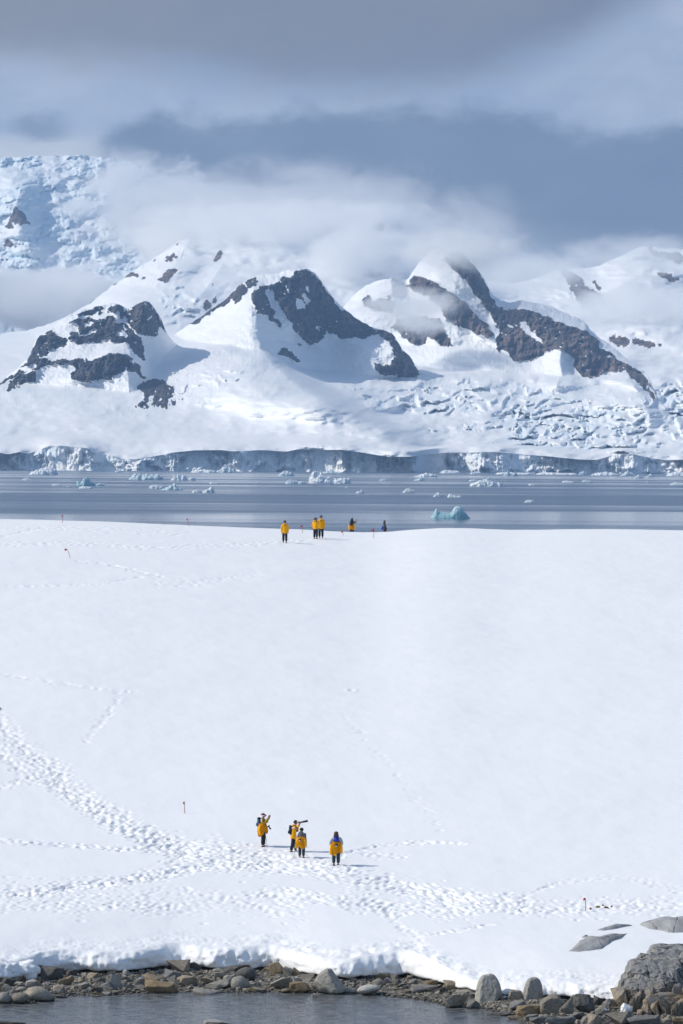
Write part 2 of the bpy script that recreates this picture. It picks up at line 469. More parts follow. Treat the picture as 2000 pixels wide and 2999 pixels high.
# rows follow the lip near the shore and straighten out beyond
Yg = YLg + svals[:, None] + (255.0 - YLg) * sm(svals, 10, 60)[:, None]
Zg = snow_top(PXg, Yg)
Xg = (PXg - 1000) / F * Yg
dZ = np.zeros_like(Zg)
TRAILS = [  # polyline in photo pixels, half width px, footprints per 100 px, depth, blur
    ([(0, 2115), (100, 2215), (250, 2335), (400, 2430), (540, 2492), (700, 2512), (850, 2532)], 34, 190, 0.17),
    ([(-20, 2185), (60, 2250), (150, 2290), (260, 2370), (420, 2455), (560, 2505)], 20, 130, 0.16),
    ([(0, 2312), (60, 2285), (120, 2295), (200, 2290)], 10, 90, 0.15),
    ([(0, 2463), (150, 2474), (300, 2484), (430, 2491), (560, 2484)], 7, 70, 0.16),
    ([(830, 2532), (640, 2535), (560, 2547), (430, 2572), (300, 2592), (150, 2607), (0, 2622)], 13, 150, 0.17),
    ([(560, 2500), (500, 2545), (380, 2580)], 22, 110, 0.13),
    ([(0, 2600), (200, 2625), (420, 2632), (640, 2640), (900, 2660)], 42, 110, 0.09),
    ([(0, 2655), (300, 2652), (560, 2668)], 18, 70, 0.09),
    ([(850, 2532), (990, 2556), (1150, 2592), (1280, 2622), (1420, 2642), (1560, 2652)], 24, 170, 0.16),
    ([(1300, 2630), (1500, 2655), (1720, 2662), (2000, 2655)], 26, 130, 0.12),
    ([(1000, 2512), (1040, 2494), (1110, 2478), (1250, 2468), (1372, 2473)], 4, 60, 0.15),
    ([(1060, 2500), (1110, 2508), (1200, 2512)], 8, 40, 0.12),
    ([(1420, 2655), (1540, 2628), (1640, 2588)], 4, 45, 0.12),
    ([(1640, 2590), (1800, 2570), (2000, 2600)], 10, 35, 0.08),
    ([(740, 2625), (860, 2612), (960, 2640), (1080, 2650), (1200, 2680)], 16, 110, 0.13),
    ([(1000, 2640), (1200, 2660), (1400, 2675)], 26, 100, 0.12),
    ([(1270, 2738), (1380, 2720), (1450, 2708)], 3, 60, 0.10),
    ([(1130, 2650), (1180, 2720), (1250, 2750)], 14, 50, 0.10),
    ([(0, 1545), (150, 1545), (320, 1552), (560, 1562)], 13, 110, 0.16),
    ([(0, 1595), (200, 1590), (420, 1604), (650, 1600), (800, 1590), (905, 1580)], 7, 130, 0.15),
    ([(0, 1575), (60, 1560), (130, 1547)], 3, 90, 0.16),
    ([(220, 1642), (330, 1655), (385, 1670), (480, 1690)], 4, 80, 0.14),
    ([(0, 1718), (170, 1716), (300, 1712), (420, 1690)], 3, 50, 0.10),
    ([(450, 1705), (560, 1712), (640, 1700), (760, 1678)], 13, 90, 0.10),
    ([(0, 1975), (150, 1998), (330, 2025), (410, 2028)], 3, 35, 0.08),
    ([(350, 2028), (345, 2062), (310, 2110), (250, 2175)], 8, 60, 0.10),
    ([(1000, 2080), (1100, 2190), (1190, 2300), (1300, 2430)], 16, 26, 0.06),
    ([(560, 2478), (700, 2490), (820, 2520), (960, 2545)], 26, 90, 0.13),
]
prs = random.Random(11)
stamps = []
for poly, hw, dens, dep in TRAILS:
    for (x0, y0), (x1, y1) in zip(poly[:-1], poly[1:]):
        L = math.hypot(x1 - x0, (y1 - y0) * 2)
        n = int(L / 100 * dens * 0.85 + prs.random())
        for _ in range(n):
            t = prs.random(); g = prs.gauss(0, 0.55)
            px = x0 + (x1 - x0) * t + prs.gauss(0, 5); py = y0 + (y1 - y0) * t + g * hw
            stamps.append((px, py, dep * prs.choice((0.12, 0.2, 0.3, 0.55)) * prs.uniform(0.7, 1.2), prs.uniform(0.10, 0.23), prs.uniform(0.13, 0.32)))
stamps.append((1035, 2025, 0.3, 0.22, 0.4))
# lookup ground py -> Y per column block
pyg = 1338.0 + ROLL * (PXg - 1000.0) + (CAMZ - Zg) / Yg * F
for px, py, dep, rx, ry in stamps:
    j = int(round((px + 150) / 4.0)) + 70
    if j < 2 or j >= NCX - 2: continue
    col = pyg[:, j]
    cr = np.argmin(col[: int(nsv * 0.94)]) if py < 1600 else nsv - 1
    i = int(np.searchsorted(-np.minimum.accumulate(col[:cr + 1]), -py))
    if i <= 3 or i >= nsv - 3: continue
    Y0, X0 = Yg[i, j], Xg[i, j]
    hj = int(2.4 * rx / (4.0 / F * Y0)) + 1
    ds = max(0.1, Yg[i + 1, j] - Yg[i, j]); hi = int(2.4 * ry / ds) + 1
    a, b, c, d = max(0, i - hi), min(nsv, i + hi + 1), max(0, j - hj), min(NCX, j + hj + 1)
    r = np.hypot((Xg[a:b, c:d] - X0) / rx, (Yg[a:b, c:d] - Y0) / ry)
    dZ[a:b, c:d] += -dep * np.exp(-(r * 1.2) ** 3) + dep * 0.28 * np.exp(-((r - 1.25) / 0.33) ** 2)
dZ = np.clip(dZ, -0.16, 0.09)
dZ = (2 * dZ + np.roll(dZ, 1, 1) + np.roll(dZ, -1, 1)) / 4
# trodden roughness only where people walked, wind ripple elsewhere
trod = np.abs(dZ)
for _ in range(3):
    trod = (trod + np.roll(trod, 2, 0) + np.roll(trod, -2, 0) + np.roll(trod, 2, 1) + np.roll(trod, -2, 1)) / 5
trod = np.clip(trod / 0.05, 0, 1)
rough = 0.022 * fbm(Xg / 0.35, Yg / 0.5, 0.3, 3) * trod + 0.010 * fbm(Xg / 0.9 + Yg / 7.0, Yg / 2.6, 2.3, 3) + 0.014 * fbm(Xg / 2.6 - Yg / 9.0, Yg / 7.0, 5.3, 3)
Zs = Zg + dZ + rough
# front of the snow: rounded, lumpy lip that overhangs the beach a little
nf = 22
th = np.linspace(-0.62, math.pi / 2, nf, endpoint=False)[:, None]   # below the bulge up to the top
wl_ = 1.5
hh = lip_h(pxs)[None, :]
PXf = np.broadcast_to(pxs[None, :], (nf, NCX))
sY = wl_ * (1 - np.cos(np.clip(th, 0, 9)) ** 0.8) + np.clip(-th, 0, 1) * 1.6
up = np.where(th > 0, np.sin(np.clip(th, 0, 9)) ** 0.9, 0.0) * np.ones_like(hh)
ztop_row = Zs[0][None, :]
z_bot = ZB + 0.10 * pnoise(pxs / 35.0, 9.0)[None, :]
Zf = z_bot + (ztop_row - z_bot) * up - np.clip(-th, 0, 1) * 0.06
Yf = YLg + sY
Xf = (PXf - 1000) / F * Yf
lump = 0.24 * fbm(Xf / 1.5, Zf / 0.8, 3.3, 3) + 0.13 * fbm(Xf / 0.45, Zf / 0.3, 8.3, 3) + 0.05 * fbm(Xf / 0.16, Zf / 0.10, 2.3, 2) + 0.05 * pnoise(Xf / 3.0, Zf / 0.13 + 0.4 * pnoise(Xf / 1.2, 0 * Xf), 1.0)
amt = np.where(th > 0, np.cos(th) ** 0.5, 0.4)
Yf = Yf - lump * amt
Zf = Zf + 0.16 * fbm(Xf / 1.1, Yf / 0.9, 6.1, 3) * amt * np.where(th > 0, np.sin(np.clip(th * 1.3, 0, math.pi)), 0.3)
# lumps behind the lip edge too
edge = np.exp(-((svals[:, None] - 1.8) / 2.2) ** 2)
Zs = Zs + edge * 0.035 * fbm(Xg / 0.22, Yg / 0.3, 2.1, 2) + edge * 0.16 * fbm(Xg / 1.0, Yg / 1.1, 6.1, 3) * (0.4 + 0.6 * sm(np.abs(PXg - 1080), 420, 120))
V = np.concatenate([np.stack([Xf, Yf, Zf], -1), np.stack([Xg, Yg, Zs], -1)], 0)
nr = V.shape[0]
snow = mesh_np('snow_field', V.reshape(-1, 3), grid_quads(nr, NCX), M_SNOW)
tag(snow, 'broad white snow slope crossed by trodden footprint trails', 'snow', kind='structure')

# ------------------------------------------------------------------ shore bed under rocks and cove
t = NT('shore_gravel'); c = t.coord()
n1 = t.noise(c, 1.2, 5); n2 = t.vor(c, 9.0); n3 = t.noise(c, 22, 3)
sp = t.node('ShaderNodeSeparateXYZ'); t.l.new(c, sp.inputs[0])
col = t.mix(t.rng(n1, 0.3, 0.7), (0.11, 0.097, 0.075), (0.23, 0.205, 0.165))
col = t.mix(t.rng(n3, 0.4, 0.65), col, (0.06, 0.055, 0.05))
col = t.mix(t.rng(sp.outputs[2], 0.05, -0.35), col, (0.17, 0.155, 0.095))
M_SHORE = t.bsdf(col, 0.8, t.bump(t.math('ADD', n2, n3), 0.9, 0.06), 0.3)
spx = np.linspace(-2600, 4600, 620); srow = np.concatenate([np.linspace(-60, -12, 12), np.linspace(-11.5, 16, 110)])
SP = np.broadcast_to(spx[None, :], (len(srow), len(spx)))
def shore_z(px, Y):
    yw, yl = y_water(px), y_lip(px)
    span = np.maximum(yl - yw, 1.5)
    s = (Y - yw) / span
    z = np.where(s > 0, 0.34 * np.clip(s, 0, 1) ** 0.8 + 0.02 * np.clip(s - 1, 0, 9), np.maximum((Y - yw) * 0.13, -2.2))
    return z
SY = y_water(spx)[None, :] + srow[:, None]
SX = (SP - 1000) / F * SY
SZ = shore_z(SP, SY) + 0.035 * fbm(SX / 0.5, SY / 0.5, 0.0, 3)
shore = mesh_np('shore', np.stack([SX, SY, SZ], -1).reshape(-1, 3), grid_quads(len(srow), len(spx)), M_SHORE)
tag(shore, 'dark gravel shore between snow lip and shallow cove', 'shore', kind='structure')

# ------------------------------------------------------------------ cove water
t = NT('cove_water'); c = t.coord('Object', (0.55, 1.15, 1.0))
wv = t.math('ADD', t.noise(c, 2.6, 4, 0.55, 0.4), t.math('MULTIPLY', t.noise(c, 8.0, 3, 0.6, 0.3), 0.35))
nm = t.bump(wv, 0.6, 0.05)
fr = t.node('ShaderNodeFresnel'); fr.inputs[0].default_value = 1.38; t.l.new(nm, fr.inputs[1])
tr = t.node('ShaderNodeBsdfTransparent'); tr.inputs[0].default_value = (0.80, 0.85, 0.82, 1)
gl = t.node('ShaderNodeBsdfGlossy'); gl.inputs[0].default_value = (0.92, 0.94, 0.97, 1); gl.inputs['Roughness'].default_value = 0.08; t.l.new(nm, gl.inputs['Normal'])
mx = t.node('ShaderNodeMixShader'); t.l.new(fr.outputs[0], mx.inputs[0]); t.l.new(tr.outputs[0], mx.inputs[1]); t.l.new(gl.outputs[0], mx.inputs[2])
dfu = t.node('ShaderNodeBsdfDiffuse'); dfu.inputs[0].default_value = (0.42, 0.44, 0.46, 1); t.l.new(nm, dfu.inputs['Normal'])  # pale diffuse on the wave tops, painted in for bright sky reflection
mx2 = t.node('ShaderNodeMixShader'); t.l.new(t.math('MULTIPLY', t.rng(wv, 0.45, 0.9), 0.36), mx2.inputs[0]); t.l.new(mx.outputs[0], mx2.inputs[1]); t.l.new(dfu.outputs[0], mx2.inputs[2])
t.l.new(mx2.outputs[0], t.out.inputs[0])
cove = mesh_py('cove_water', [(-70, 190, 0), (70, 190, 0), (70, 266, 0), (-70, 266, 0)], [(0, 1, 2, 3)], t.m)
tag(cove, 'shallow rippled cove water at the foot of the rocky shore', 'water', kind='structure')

# ------------------------------------------------------------------ sea
t = NT('sea_water'); c = t.coord()
def band(sx, sy, lx=0.0):
    return t.noise(t.coord('Object', (sx, sy, 1), (lx, 0, 0)), 1.0, 5, 0.6)
b1 = t.noise(t.coord('Object', (1 / 800, 1 / 300, 1)), 1.0, 5, 0.55, 0.6); b2 = t.noise(t.coord('Object', (1 / 3000, 1 / 1300, 1), (4.0, 0, 0)), 1.0, 3, 0.5)
calm = t.rng(t.math('ADD', t.math('MULTIPLY', b1, 0.55), t.math('MULTIPLY', b2, 0.5)), 0.46, 0.62)
rough = t.math('MULTIPLY_ADD', calm, -0.17, 0.27)
w1 = t.noise(t.coord('Object', (1 / 9, 1 / 9, 1)), 1.0, 4, 0.6)
M_SEA = t.bsdf((0.055, 0.10, 0.165), rough, t.bump(w1, 0.25, 0.3), 0.5, IOR=1.33)
sea = mesh_py('sea', [(-6000, 330, 0), (6000, 330, 0), (6000, 17300, 0), (-6000, 17300, 0)], [(0, 1, 2, 3)], M_SEA)
tag(sea, 'calm slate blue bay with lighter wind streaks', 'sea', kind='structure')

# ------------------------------------------------------------------ mountains as relief sheets with real depth
def smooth_rows(A, n):
    for _ in range(n):
        B = A.copy(); B[1:-1] = (A[:-2] + 2 * A[1:-1] + A[2:]) / 4; A = B
    return A
def spur(px, py, line, amp, wl, wr, power=1.0):
    p = np.array(sorted(line, key=lambda q: q[1]), float)
    xs = np.interp(py, p[:, 1], p[:, 0])
    d = px - xs
    tent = np.where(d < 0, np.clip(1 + d / wl, 0, 1), np.clip(1 - d / wr, 0, 1)) ** (1.0 if power == 's' else power)
    if power == 's': tent = tent.astype(float) ** 0 * np.where(d < 0, sm(d, -wl, 0), 1 - sm(d, 0, wr))
    lo, hi = p[0, 1], p[-1, 1]
    e = 0.16 * (hi - lo) + 12
    return -amp * tent * sm(py, lo - e, lo + e * 0.4) * (1 - sm(py, hi - e * 0.3, hi + e))
DBX = None; DBG = None; DBY0 = 560.0; DBDY = 2.0
def base_depth(PX, PY):
    fx = np.clip((PX - DBX[0]) / (DBX[1] - DBX[0]), 0, len(DBX) - 1.001); fy = np.clip((PY - DBY0) / DBDY, 0, DBG.shape[0] - 1.001)
    ix, iy = fx.astype(int), fy.astype(int); ax, ay = fx - ix, fy - iy
    return (DBG[iy, ix] * (1 - ax) + DBG[iy, ix + 1] * ax) * (1 - ay) + (DBG[iy + 1, ix] * (1 - ax) + DBG[iy + 1, ix + 1] * ax) * ay
def sheet(name, label, x0, x1, dx, contours, rows, spurs, rocks, holes, noise_fn, rockmat, ice_fn=None, back=500, smooth_n=6, edge=7.0, patch=0.42, rock_amp=9.0, merge=None):
    pxa = np.arange(x0, x1 + 1, dx); nc = len(pxa)
    PYs, Ys = [], []
    for k, (cp, cy_) in enumerate(contours):
        last = k == len(contours) - 1
        gx, gy = gsm(cp, 5.0 if (last or k == 0) else 26.0, -400, 2400, 2.0); py = np.interp(pxa, gx, gy)
        if isinstance(cy_, list):
            gx, gy = gsm(cy_, 20.0, -400, 2400, 2.0); Y = np.interp(pxa, gx, gy)
        else: Y = np.full(nc, float(cy_))
        PYs.append(py); Ys.append(Y)
    PY, YY = [], []
    for k in range(len(contours) - 1):
        for i in range(rows[k]):
            f = i / rows[k]
            PY.append(PYs[k] * (1 - f) + PYs[k + 1] * f); YY.append(Ys[k] * (1 - f) + Ys[k + 1] * f)
    PY.append(PYs[-1]); YY.append(Ys[-1])
    PY, YY = np.array(PY), np.array(YY)
    YY = smooth_rows(YY, smooth_n)
    PX = np.broadcast_to(pxa[None, :], PY.shape)
    foot = sm(PY[0][None, :] - PY, 0, 150) if name == 'glacier' else 1.0
    for s in spurs: YY = YY + foot * spur(PX, PY, *s)
    if merge is not None:
        DBv = base_depth(PX, PY)
        tr = np.linspace(0, 1, PY.shape[0])[:, None]
        # soft minimum with the glacier depth, sinking under it at the foot and at the sides
        mm_ = merge * sm(tr, 0.0, 0.35)
        a_ = YY - (DBv - mm_); kk_ = 30.0
        YY = (DBv - mm_) + np.where(a_ < kk_, a_ - np.clip(a_ + kk_, 0, 2 * kk_) ** 2 / (4 * kk_), 0.0)
        wside = sm(PX, x0, x0 + 40) * (1 - sm(PX, x1 - 40, x1)) * sm(tr, 0.0, 0.10)
        YY = YY * wside + (DBv + 25) * (1 - wside)
    # ragged ridge line
    nrw = PY.shape[0]
    t_ = np.linspace(0, 1, nrw)[:, None]
    PY = PY + np.exp(-(1 - t_) * nrw / 5.0) * (3.2 * fbm(PX / 22.0, 0.0 * PX, 4.4, 4) + 1.5 * pnoise(PX / 5.0, 0 * PX, 1.0))
    # rock mask with torn edges
    wx = edge * fbm(PX / 26.0, PY / 20.0, 1.1, 4); wy = edge * fbm(PX / 26.0, PY / 20.0, 7.7, 4)
    wx = wx + 0.5 * edge * fbm(PX / 8.0, PY / 7.0, 3.1, 3); wy = wy + 0.5 * edge * fbm(PX / 8.0, PY / 7.0, 5.7, 3)
    mask = np.zeros(PY.shape, bool)
    for r in rocks: mask |= in_poly(PX + wx, PY + wy, r)
    for h in holes: mask &= ~in_poly(PX + wx, PY + wy, h)
    pn = np.maximum(fbm(PX / 15.0, PY / 8.0, 9.0, 4), fbm(PX / 6.0 - PY / 14.0, PY / 22.0, 14.0, 3) - 0.12)
    mask &= ~(pn > patch)
    sf = mask.astype(float)
    for _ in range(2): sf = (sf + np.roll(sf, 1, 0) + np.roll(sf, -1, 0) + np.roll(sf, 1, 1) + np.roll(sf, -1, 1)) / 5
    hf = fbm(PX / 9.0, PY / 6.0, 33.0, 3) + 0.6 * fbm(PX / 4.0, PY / 9.0, 37.0, 2)
    mask = ((sf + 0.42 * hf) > 0.42) & (sf > 0.08)
    mf = mask.astype(float)
    soft = mf.copy()
    for _ in range(4):
        soft = (soft + np.roll(soft, 1, 0) + np.roll(soft, -1, 0) + np.roll(soft, 1, 1) + np.roll(soft, -1, 1)) / 5
    # crags: vertical ribs and ledges
    YY = YY - soft * rock_amp * (1.1 * ridged(PX / 40.0 + PY / 160.0, PY / 90.0, 0.4, 5) + 0.6 * fbm(PX / 11.0, PY / 16.0, 3.0, 4) + 0.6 * fbm(PX / 70.0, PY / 12.0 + PX / 60.0, 2.0, 3) - 0.8)
    dn, ice = noise_fn(PX, PY)
    YY = YY + dn * (1 - 0.7 * soft)
    global DBX, DBG
    if name == 'glacier':
        DBX = pxa; ys = np.arange(DBY0, 1400.0, DBDY)
        DBG = np.stack([np.interp(ys, PY[::-1, j], YY[::-1, j]) for j in range(nc)], 1)
        B_ = DBG
        for _ in range(10): B_ = (B_ + np.roll(B_, 2, 0) + np.roll(B_, -2, 0) + np.roll(B_, 2, 1) + np.roll(B_, -2, 1)) / 5
        DBG = np.minimum(DBG, B_)
    X, Z = unproj(PX, PY, YY)
    V = np.stack([X, YY, Z], -1)
    # back side of the ridge
    bk = []
    for k in range(1, 7):
        f = k / 6
        Vb = V[-1].copy(); Vb[:, 1] += back * f; Vb[:, 2] = Vb[:, 2] * (1 - f) - 1 * f
        Vb[:, 0] *= Vb[:, 1] / V[-1][:, 1]
        bk.append(Vb)
    V = np.concatenate([V, np.array(bk)], 0)
    mask = np.concatenate([mask, np.zeros((6, nc), bool)], 0)
    ice = np.concatenate([ice, np.zeros((6, nc))], 0)
    Q = grid_quads(V.shape[0], nc)
    mq = mask.reshape(-1)[Q].sum(1) >= 2
    Vf = V.reshape(-1, 3); icef = np.clip(ice.reshape(-1), 0, 1)
    root = mesh_np(name, Vf, Q[~mq], M_GLAC, attrs={'ice': icef})
    tag(root, label, 'mountain', kind='structure')
    if mq.any():
        Qr = Q[mq]; u, inv = np.unique(Qr, return_inverse=True)
        mesh_np('rock_face', Vf[u], inv.reshape(-1, 4), rockmat, root)
    return root

def crop1(pts): return [(x * 0.3571, 860 + y * 0.3571) for x, y in pts]
def crop2(pts): return [(500 + x * 0.3571, 740 + y * 0.3571) for x, y in pts]
def crop3(pts): return [(1000 + x * 0.3571, 700 + y * 0.3571) for x, y in pts]
def crop4(pts): return [(1440 + x * 0.3571, 700 + y * 0.3571) for x, y in pts]
def crop5(pts): return [(x * 0.3827, 420 + y * 0.3827) for x, y in pts]

SHY = 8885.0
CLIFF_TOP = [(-300, 1325), (0, 1326), (25, 1331), (60, 1323), (78, 1330), (110, 1320), (145, 1306), (180, 1305), (230, 1310), (262, 1313), (275, 1330), (283, 1329), (320, 1331), (360, 1345), (400, 1345), (460, 1335), (510, 1325),
             (570, 1319), (650, 1318), (680, 1322), (770, 1318), (840, 1323), (870, 1316), (900, 1316), (950, 1318), (1000, 1317), (1060, 1325), (1130, 1337), (1190, 1338), (1225, 1336), (1300, 1326), (1360, 1325), (1450, 1323), (1540, 1331), (1600, 1336), (1700, 1346), (1750, 1347), (1800, 1331), (1850, 1329), (1900, 1340), (1950, 1348), (2000, 1346), (2300, 1345)]
# plan of the ice front: distance offsets along it (headlands towards the bay, bays away)
CLIFF_Y = [(-300, 60), (0, 0), (60, 25), (110, 45), (180, 10), (250, -25), (272, -40), (300, 40), (350, 10), (410, -20), (470, 25), (560, 45), (660, 30), (700, -10), (760, 20), (800, 55), (900, 55), (960, 40), (1010, 0), (1080, -15), (1150, -40), (1210, -60), (1236, -30), (1258, 380), (1300, 560), (1360, 560), (1400, 490), (1470, 480), (1520, 515), (1560, 490), (1620, 510), (1660, 480), (1700, 515), (1800, 530), (1860, 490), (1930, 535), (2000, 500), (2300, 500)]
TOP_Y = [(p, SHY + 0.65 * y + 14) for p, y in CLIFF_Y]

ICEFALL = [(1000, 1085), (1120, 1110), (1250, 1085), (1400, 1110), (1560, 1130), (1700, 1150), (1880, 1170), (1960, 1120), (2300, 1100), (2300, 1335), (1800, 1325), (1600, 1320), (1480, 1300), (1330, 1290), (1220, 1260), (1130, 1210), (1040, 1150)]
def softpoly(PX, PY, poly, w):
    m = in_poly(PX, PY, poly).astype(float)
    k = max(1, int(w))
    for _ in range(k):
        m = (m + np.roll(m, 2, 0) + np.roll(m, -2, 0) + np.roll(m, 2, 1) + np.roll(m, -2, 1)) / 5
    return m
def serac(PX, PY, sx, sy, seed, h):
    wx = PX + 14 * fbm(PX / 50, PY / 30, 2.0 + seed, 3); wy = PY + 8 * fbm(PX / 50, PY / 30, 5.0 + seed, 3)
    d1, d2, r1, r2 = worley(wx / sx + seed * 3.1, wy / sy + 0.35 * wx / sx, seed)
    e = d2 - d1
    gap = 1 - sm(e, 0.02, 0.2)
    return h * ((r1 - 0.5) * 1.6 + (r2 - 0.5) * 2.4 * (wx / sx - np.floor(wx / sx) - 0.5) + gap * 0.55), gap
def glacier_noise(PX, PY):
    n = (60 + 60 * sm(PX, 850, 1200)) * fbm(PX / 230, PY / 75, 0.5, 4) + (5 + 5 * sm(PX, 850, 1200)) * fbm(PX / 45, PY / 14, 2.5, 4)
    m = softpoly(PX, PY, ICEFALL, 8) * sm(fbm(PX / 150, PY / 50, 12.0, 3), -0.42, 0.02)
    s1, g1 = serac(PX, PY, 95, 22, 1, 75); s2, g2 = serac(PX, PY, 36, 10, 2, 30)
    m2 = softpoly(PX, PY, [(430, 1090), (560, 1060), (700, 1080), (760, 1100), (700, 1130), (560, 1140), (540, 1180), (470, 1150), (420, 1120)], 5) * 0.75
    m3 = softpoly(PX, PY, [(470, 850), (520, 830), (580, 870), (600, 930), (540, 960), (480, 950)], 5) * 0.7
    m4 = softpoly(PX, PY, [(980, 990), (1100, 1010), (1240, 1070), (1130, 1120), (960, 1060)], 5) * 0.4
    mm = np.clip(m + m2 + m3 + m4, 0, 1)
    def terrace(sx, sy, seed, sharp):
        f = PY / sy + 1.6 * fbm(PX / sx, PY / (sy * 3.2), seed, 3) + PX * 0.0016 * (1 if seed < 50 else -1)
        q = f - np.floor(f)
        return np.where(q < 1 - sharp, q / (1 - sharp), (1 - q) / sharp) - 0.5, np.clip((q - (1 - sharp)) / sharp, 0, 1) * (q > 1 - sharp)
    t1, e1 = terrace(120.0, 34.0, 41.0, 0.22); t2, e2 = terrace(55.0, 15.0, 57.0, 0.25)
    k1 = sm(fbm(PX / 100, PY / 35, 61.0, 3), -0.3, 0.25); k2 = sm(fbm(PX / 70, PY / 25, 67.0, 3), -0.1, 0.35)
    kb = softpoly(PX, PY, [(1290, 1200), (1400, 1170), (1560, 1190), (1800, 1190), (1860, 1260), (1800, 1320), (1600, 1310), (1450, 1270)], 8) + softpoly(PX, PY, [(1040, 1130), (1120, 1180), (1180, 1240), (1100, 1220)], 4) + softpoly(PX, PY, [(1920, 1130), (2300, 1100), (2300, 1250), (1960, 1230)], 6)
    kb = np.clip(kb, 0, 1) * sm(fbm(PX / 60, PY / 30, 71.0, 3), -0.45, 0.0)
    dn = n * (1 - 0.5 * mm) - mm * (78 * t1 * k1 + 34 * t2 * k2 * (1 - 0.6 * kb)) + mm * kb * (0.55 * s1 + 0.5 * s2) + mm * 9 * fbm(PX / 30, PY / 9, 8.8, 4)
    g1 = np.maximum(g1 * kb, e1 * k1); g2 = np.maximum(g2 * kb, e2 * k2)
    ice = mm * (0.10 + 0.55 * np.maximum(g1, g2 * 0.7) + 0.5 * fbm(PX / 25, PY / 9, 4.0, 3))
    # flutings under the back ridge
    fl = softpoly(PX, PY, [(330, 880), (420, 800), (520, 720), (560, 740), (480, 830), (380, 880)], 4)
    dn = dn + fl * 5 * pnoise(PX / 4.0 + PY / 12.0, PY / 60, 0.0)
    return dn, ice
BTOP = [(-300, 1000), (-100, 985), (0, 976), (90, 966), (150, 946), (200, 926), (255, 895), (300, 860), (380, 800), (450, 758), (520, 708), (570, 680), (700, 640), (900, 620), (1000, 630), (1120, 600), (1200, 680), (1400, 820), (1520, 830), (1640, 790), (1750, 780), (1880, 722), (2000, 730), (2300, 700)]
B_contours = [
    (CLIFF_TOP, TOP_Y),
    ([(x, y - 16) for x, y in CLIFF_TOP], [(p, y + 60) for p, y in TOP_Y]),
    ([(-300, 1270), (300, 1275), (700, 1275), (1000, 1275), (1150, 1290), (1240, 1312), (1400, 1295), (1700, 1312), (2300, 1310)], [(-300, 9350), (900, 9350), (1120, 9230), (1200, 9350), (1300, 9720), (2300, 9680)]),
    ([(-300, 1180), (500, 1185), (760, 1180), (1000, 1190), (1150, 1215), (1300, 1220), (2300, 1215)], [(-300, 9950), (700, 9900), (940, 9950), (1060, 10180), (1200, 10320), (2300, 10220)]),
    ([(-300, 1085), (300, 1080), (700, 1080), (900, 1090), (1200, 1110), (1700, 1120), (2300, 1110)], [(-300, 10700), (700, 10650), (1000, 10900), (1300, 10900), (2300, 10700)]),
    ([(-300, 1035), (0, 1030), (150, 1010), (300, 985), (500, 960), (700, 960), (1000, 1000), (1300, 1030), (1700, 1040), (2000, 1030), (2300, 1020)], [(-300, 11300), (400, 11300), (700, 11500), (1300, 11700), (1700, 11700), (2300, 11500)]),
    ([(p, y + 0.45 * (np.interp(p, [-300, 0, 200, 500, 1000, 1500, 2300], [1030, 1030, 1000, 960, 1000, 1030, 1020]) - y)) for p, y in BTOP], [(-300, 11700), (300, 11900), (600, 12300), (1300, 12500), (1600, 12600), (2300, 12600)]),
    (BTOP, [(-300, 12100), (200, 12300), (600, 12900), (1300, 13200), (2300, 13300)]),
]
B_spurs = [
    ([(752, 1000), (800, 1075), (870, 1135), (960, 1185), (1060, 1235), (1150, 1288), (1245, 1340)], 540, 480, 105, 's'),
    ([(560, 700), (500, 790), (440, 860), (400, 930)], 60, 140, 120),
    ([(650, 780), (600, 850), (560, 900)], 60, 60, 60),
    ([(1410, 1050), (1440, 1110), (1420, 1180)], 70, 200, 90),
    ([(1645, 1040), (1640, 1100), (1630, 1140)], 90, 60, 60),
    ([(1830, 1085), (1870, 1150), (1905, 1220)], 110, 150, 50),
    ([(110, 1110), (180, 1180), (260, 1250)], 40, 250, 220),
]
B_rocks = [crop5(p) for p in [
    [(1210, 1050), (1240, 1010), (1300, 955), (1355, 960), (1340, 1000), (1290, 1050), (1250, 1060)],
    [(820, 1090), (880, 1045), (915, 1035), (900, 1075), (850, 1095)], [(945, 1010), (1010, 980), (1060, 1000), (1060, 1030), (980, 1020)],
    [(665, 1230), (740, 1155), (735, 1180), (690, 1225)], [(1085, 1035), (1105, 1000), (1115, 1020)], [(1265, 905), (1330, 830), (1350, 810), (1335, 870), (1290, 920)], [(1345, 775), (1375, 755), (1375, 790)], [(1170, 890), (1195, 870), (1185, 900)],
    [(1330, 920), (1345, 870), (1350, 900)], [(1370, 985), (1390, 965), (1385, 990)]]] + [
    crop4(p) for p in [[(560, 250), (640, 270), (720, 300), (750, 370), (830, 410), (930, 500), (900, 530), (830, 500), (850, 590), (780, 590), (690, 480), (640, 390)], [(830, 340), (860, 340), (910, 430), (870, 420)], [(930, 795), (1000, 800), (1120, 830), (1140, 860), (1020, 870)], [(1140, 815), (1260, 840), (1400, 880), (1290, 890), (1170, 860)],
                       [(1250, 70), (1400, 110), (1568, 130), (1568, 190), (1500, 180), (1380, 150)], [(1350, 280), (1500, 290), (1550, 330), (1450, 345)]]] + [
    crop2(p) for p in [[(350, 95), (380, 0), (430, 0), (400, 60)], [(265, 470), (290, 375), (340, 420), (330, 460)], [(355, 370), (385, 360), (395, 400), (350, 430)], [(300, 320), (350, 230), (380, 190), (340, 260)]]] + [[(1085, 680), (1110, 655), (1125, 660), (1115, 690)], [(1432, 800), (1448, 780), (1455, 800), (1445, 815)]]
sheet('glacier', 'crevassed glacier and snow slopes rising from ice cliff to cloud', -300, 2300, 2.6, B_contours, [8, 14, 34, 36, 26, 40, 50], B_spurs, B_rocks, [], glacier_noise, M_ROCKR, back=700, patch=0.55)

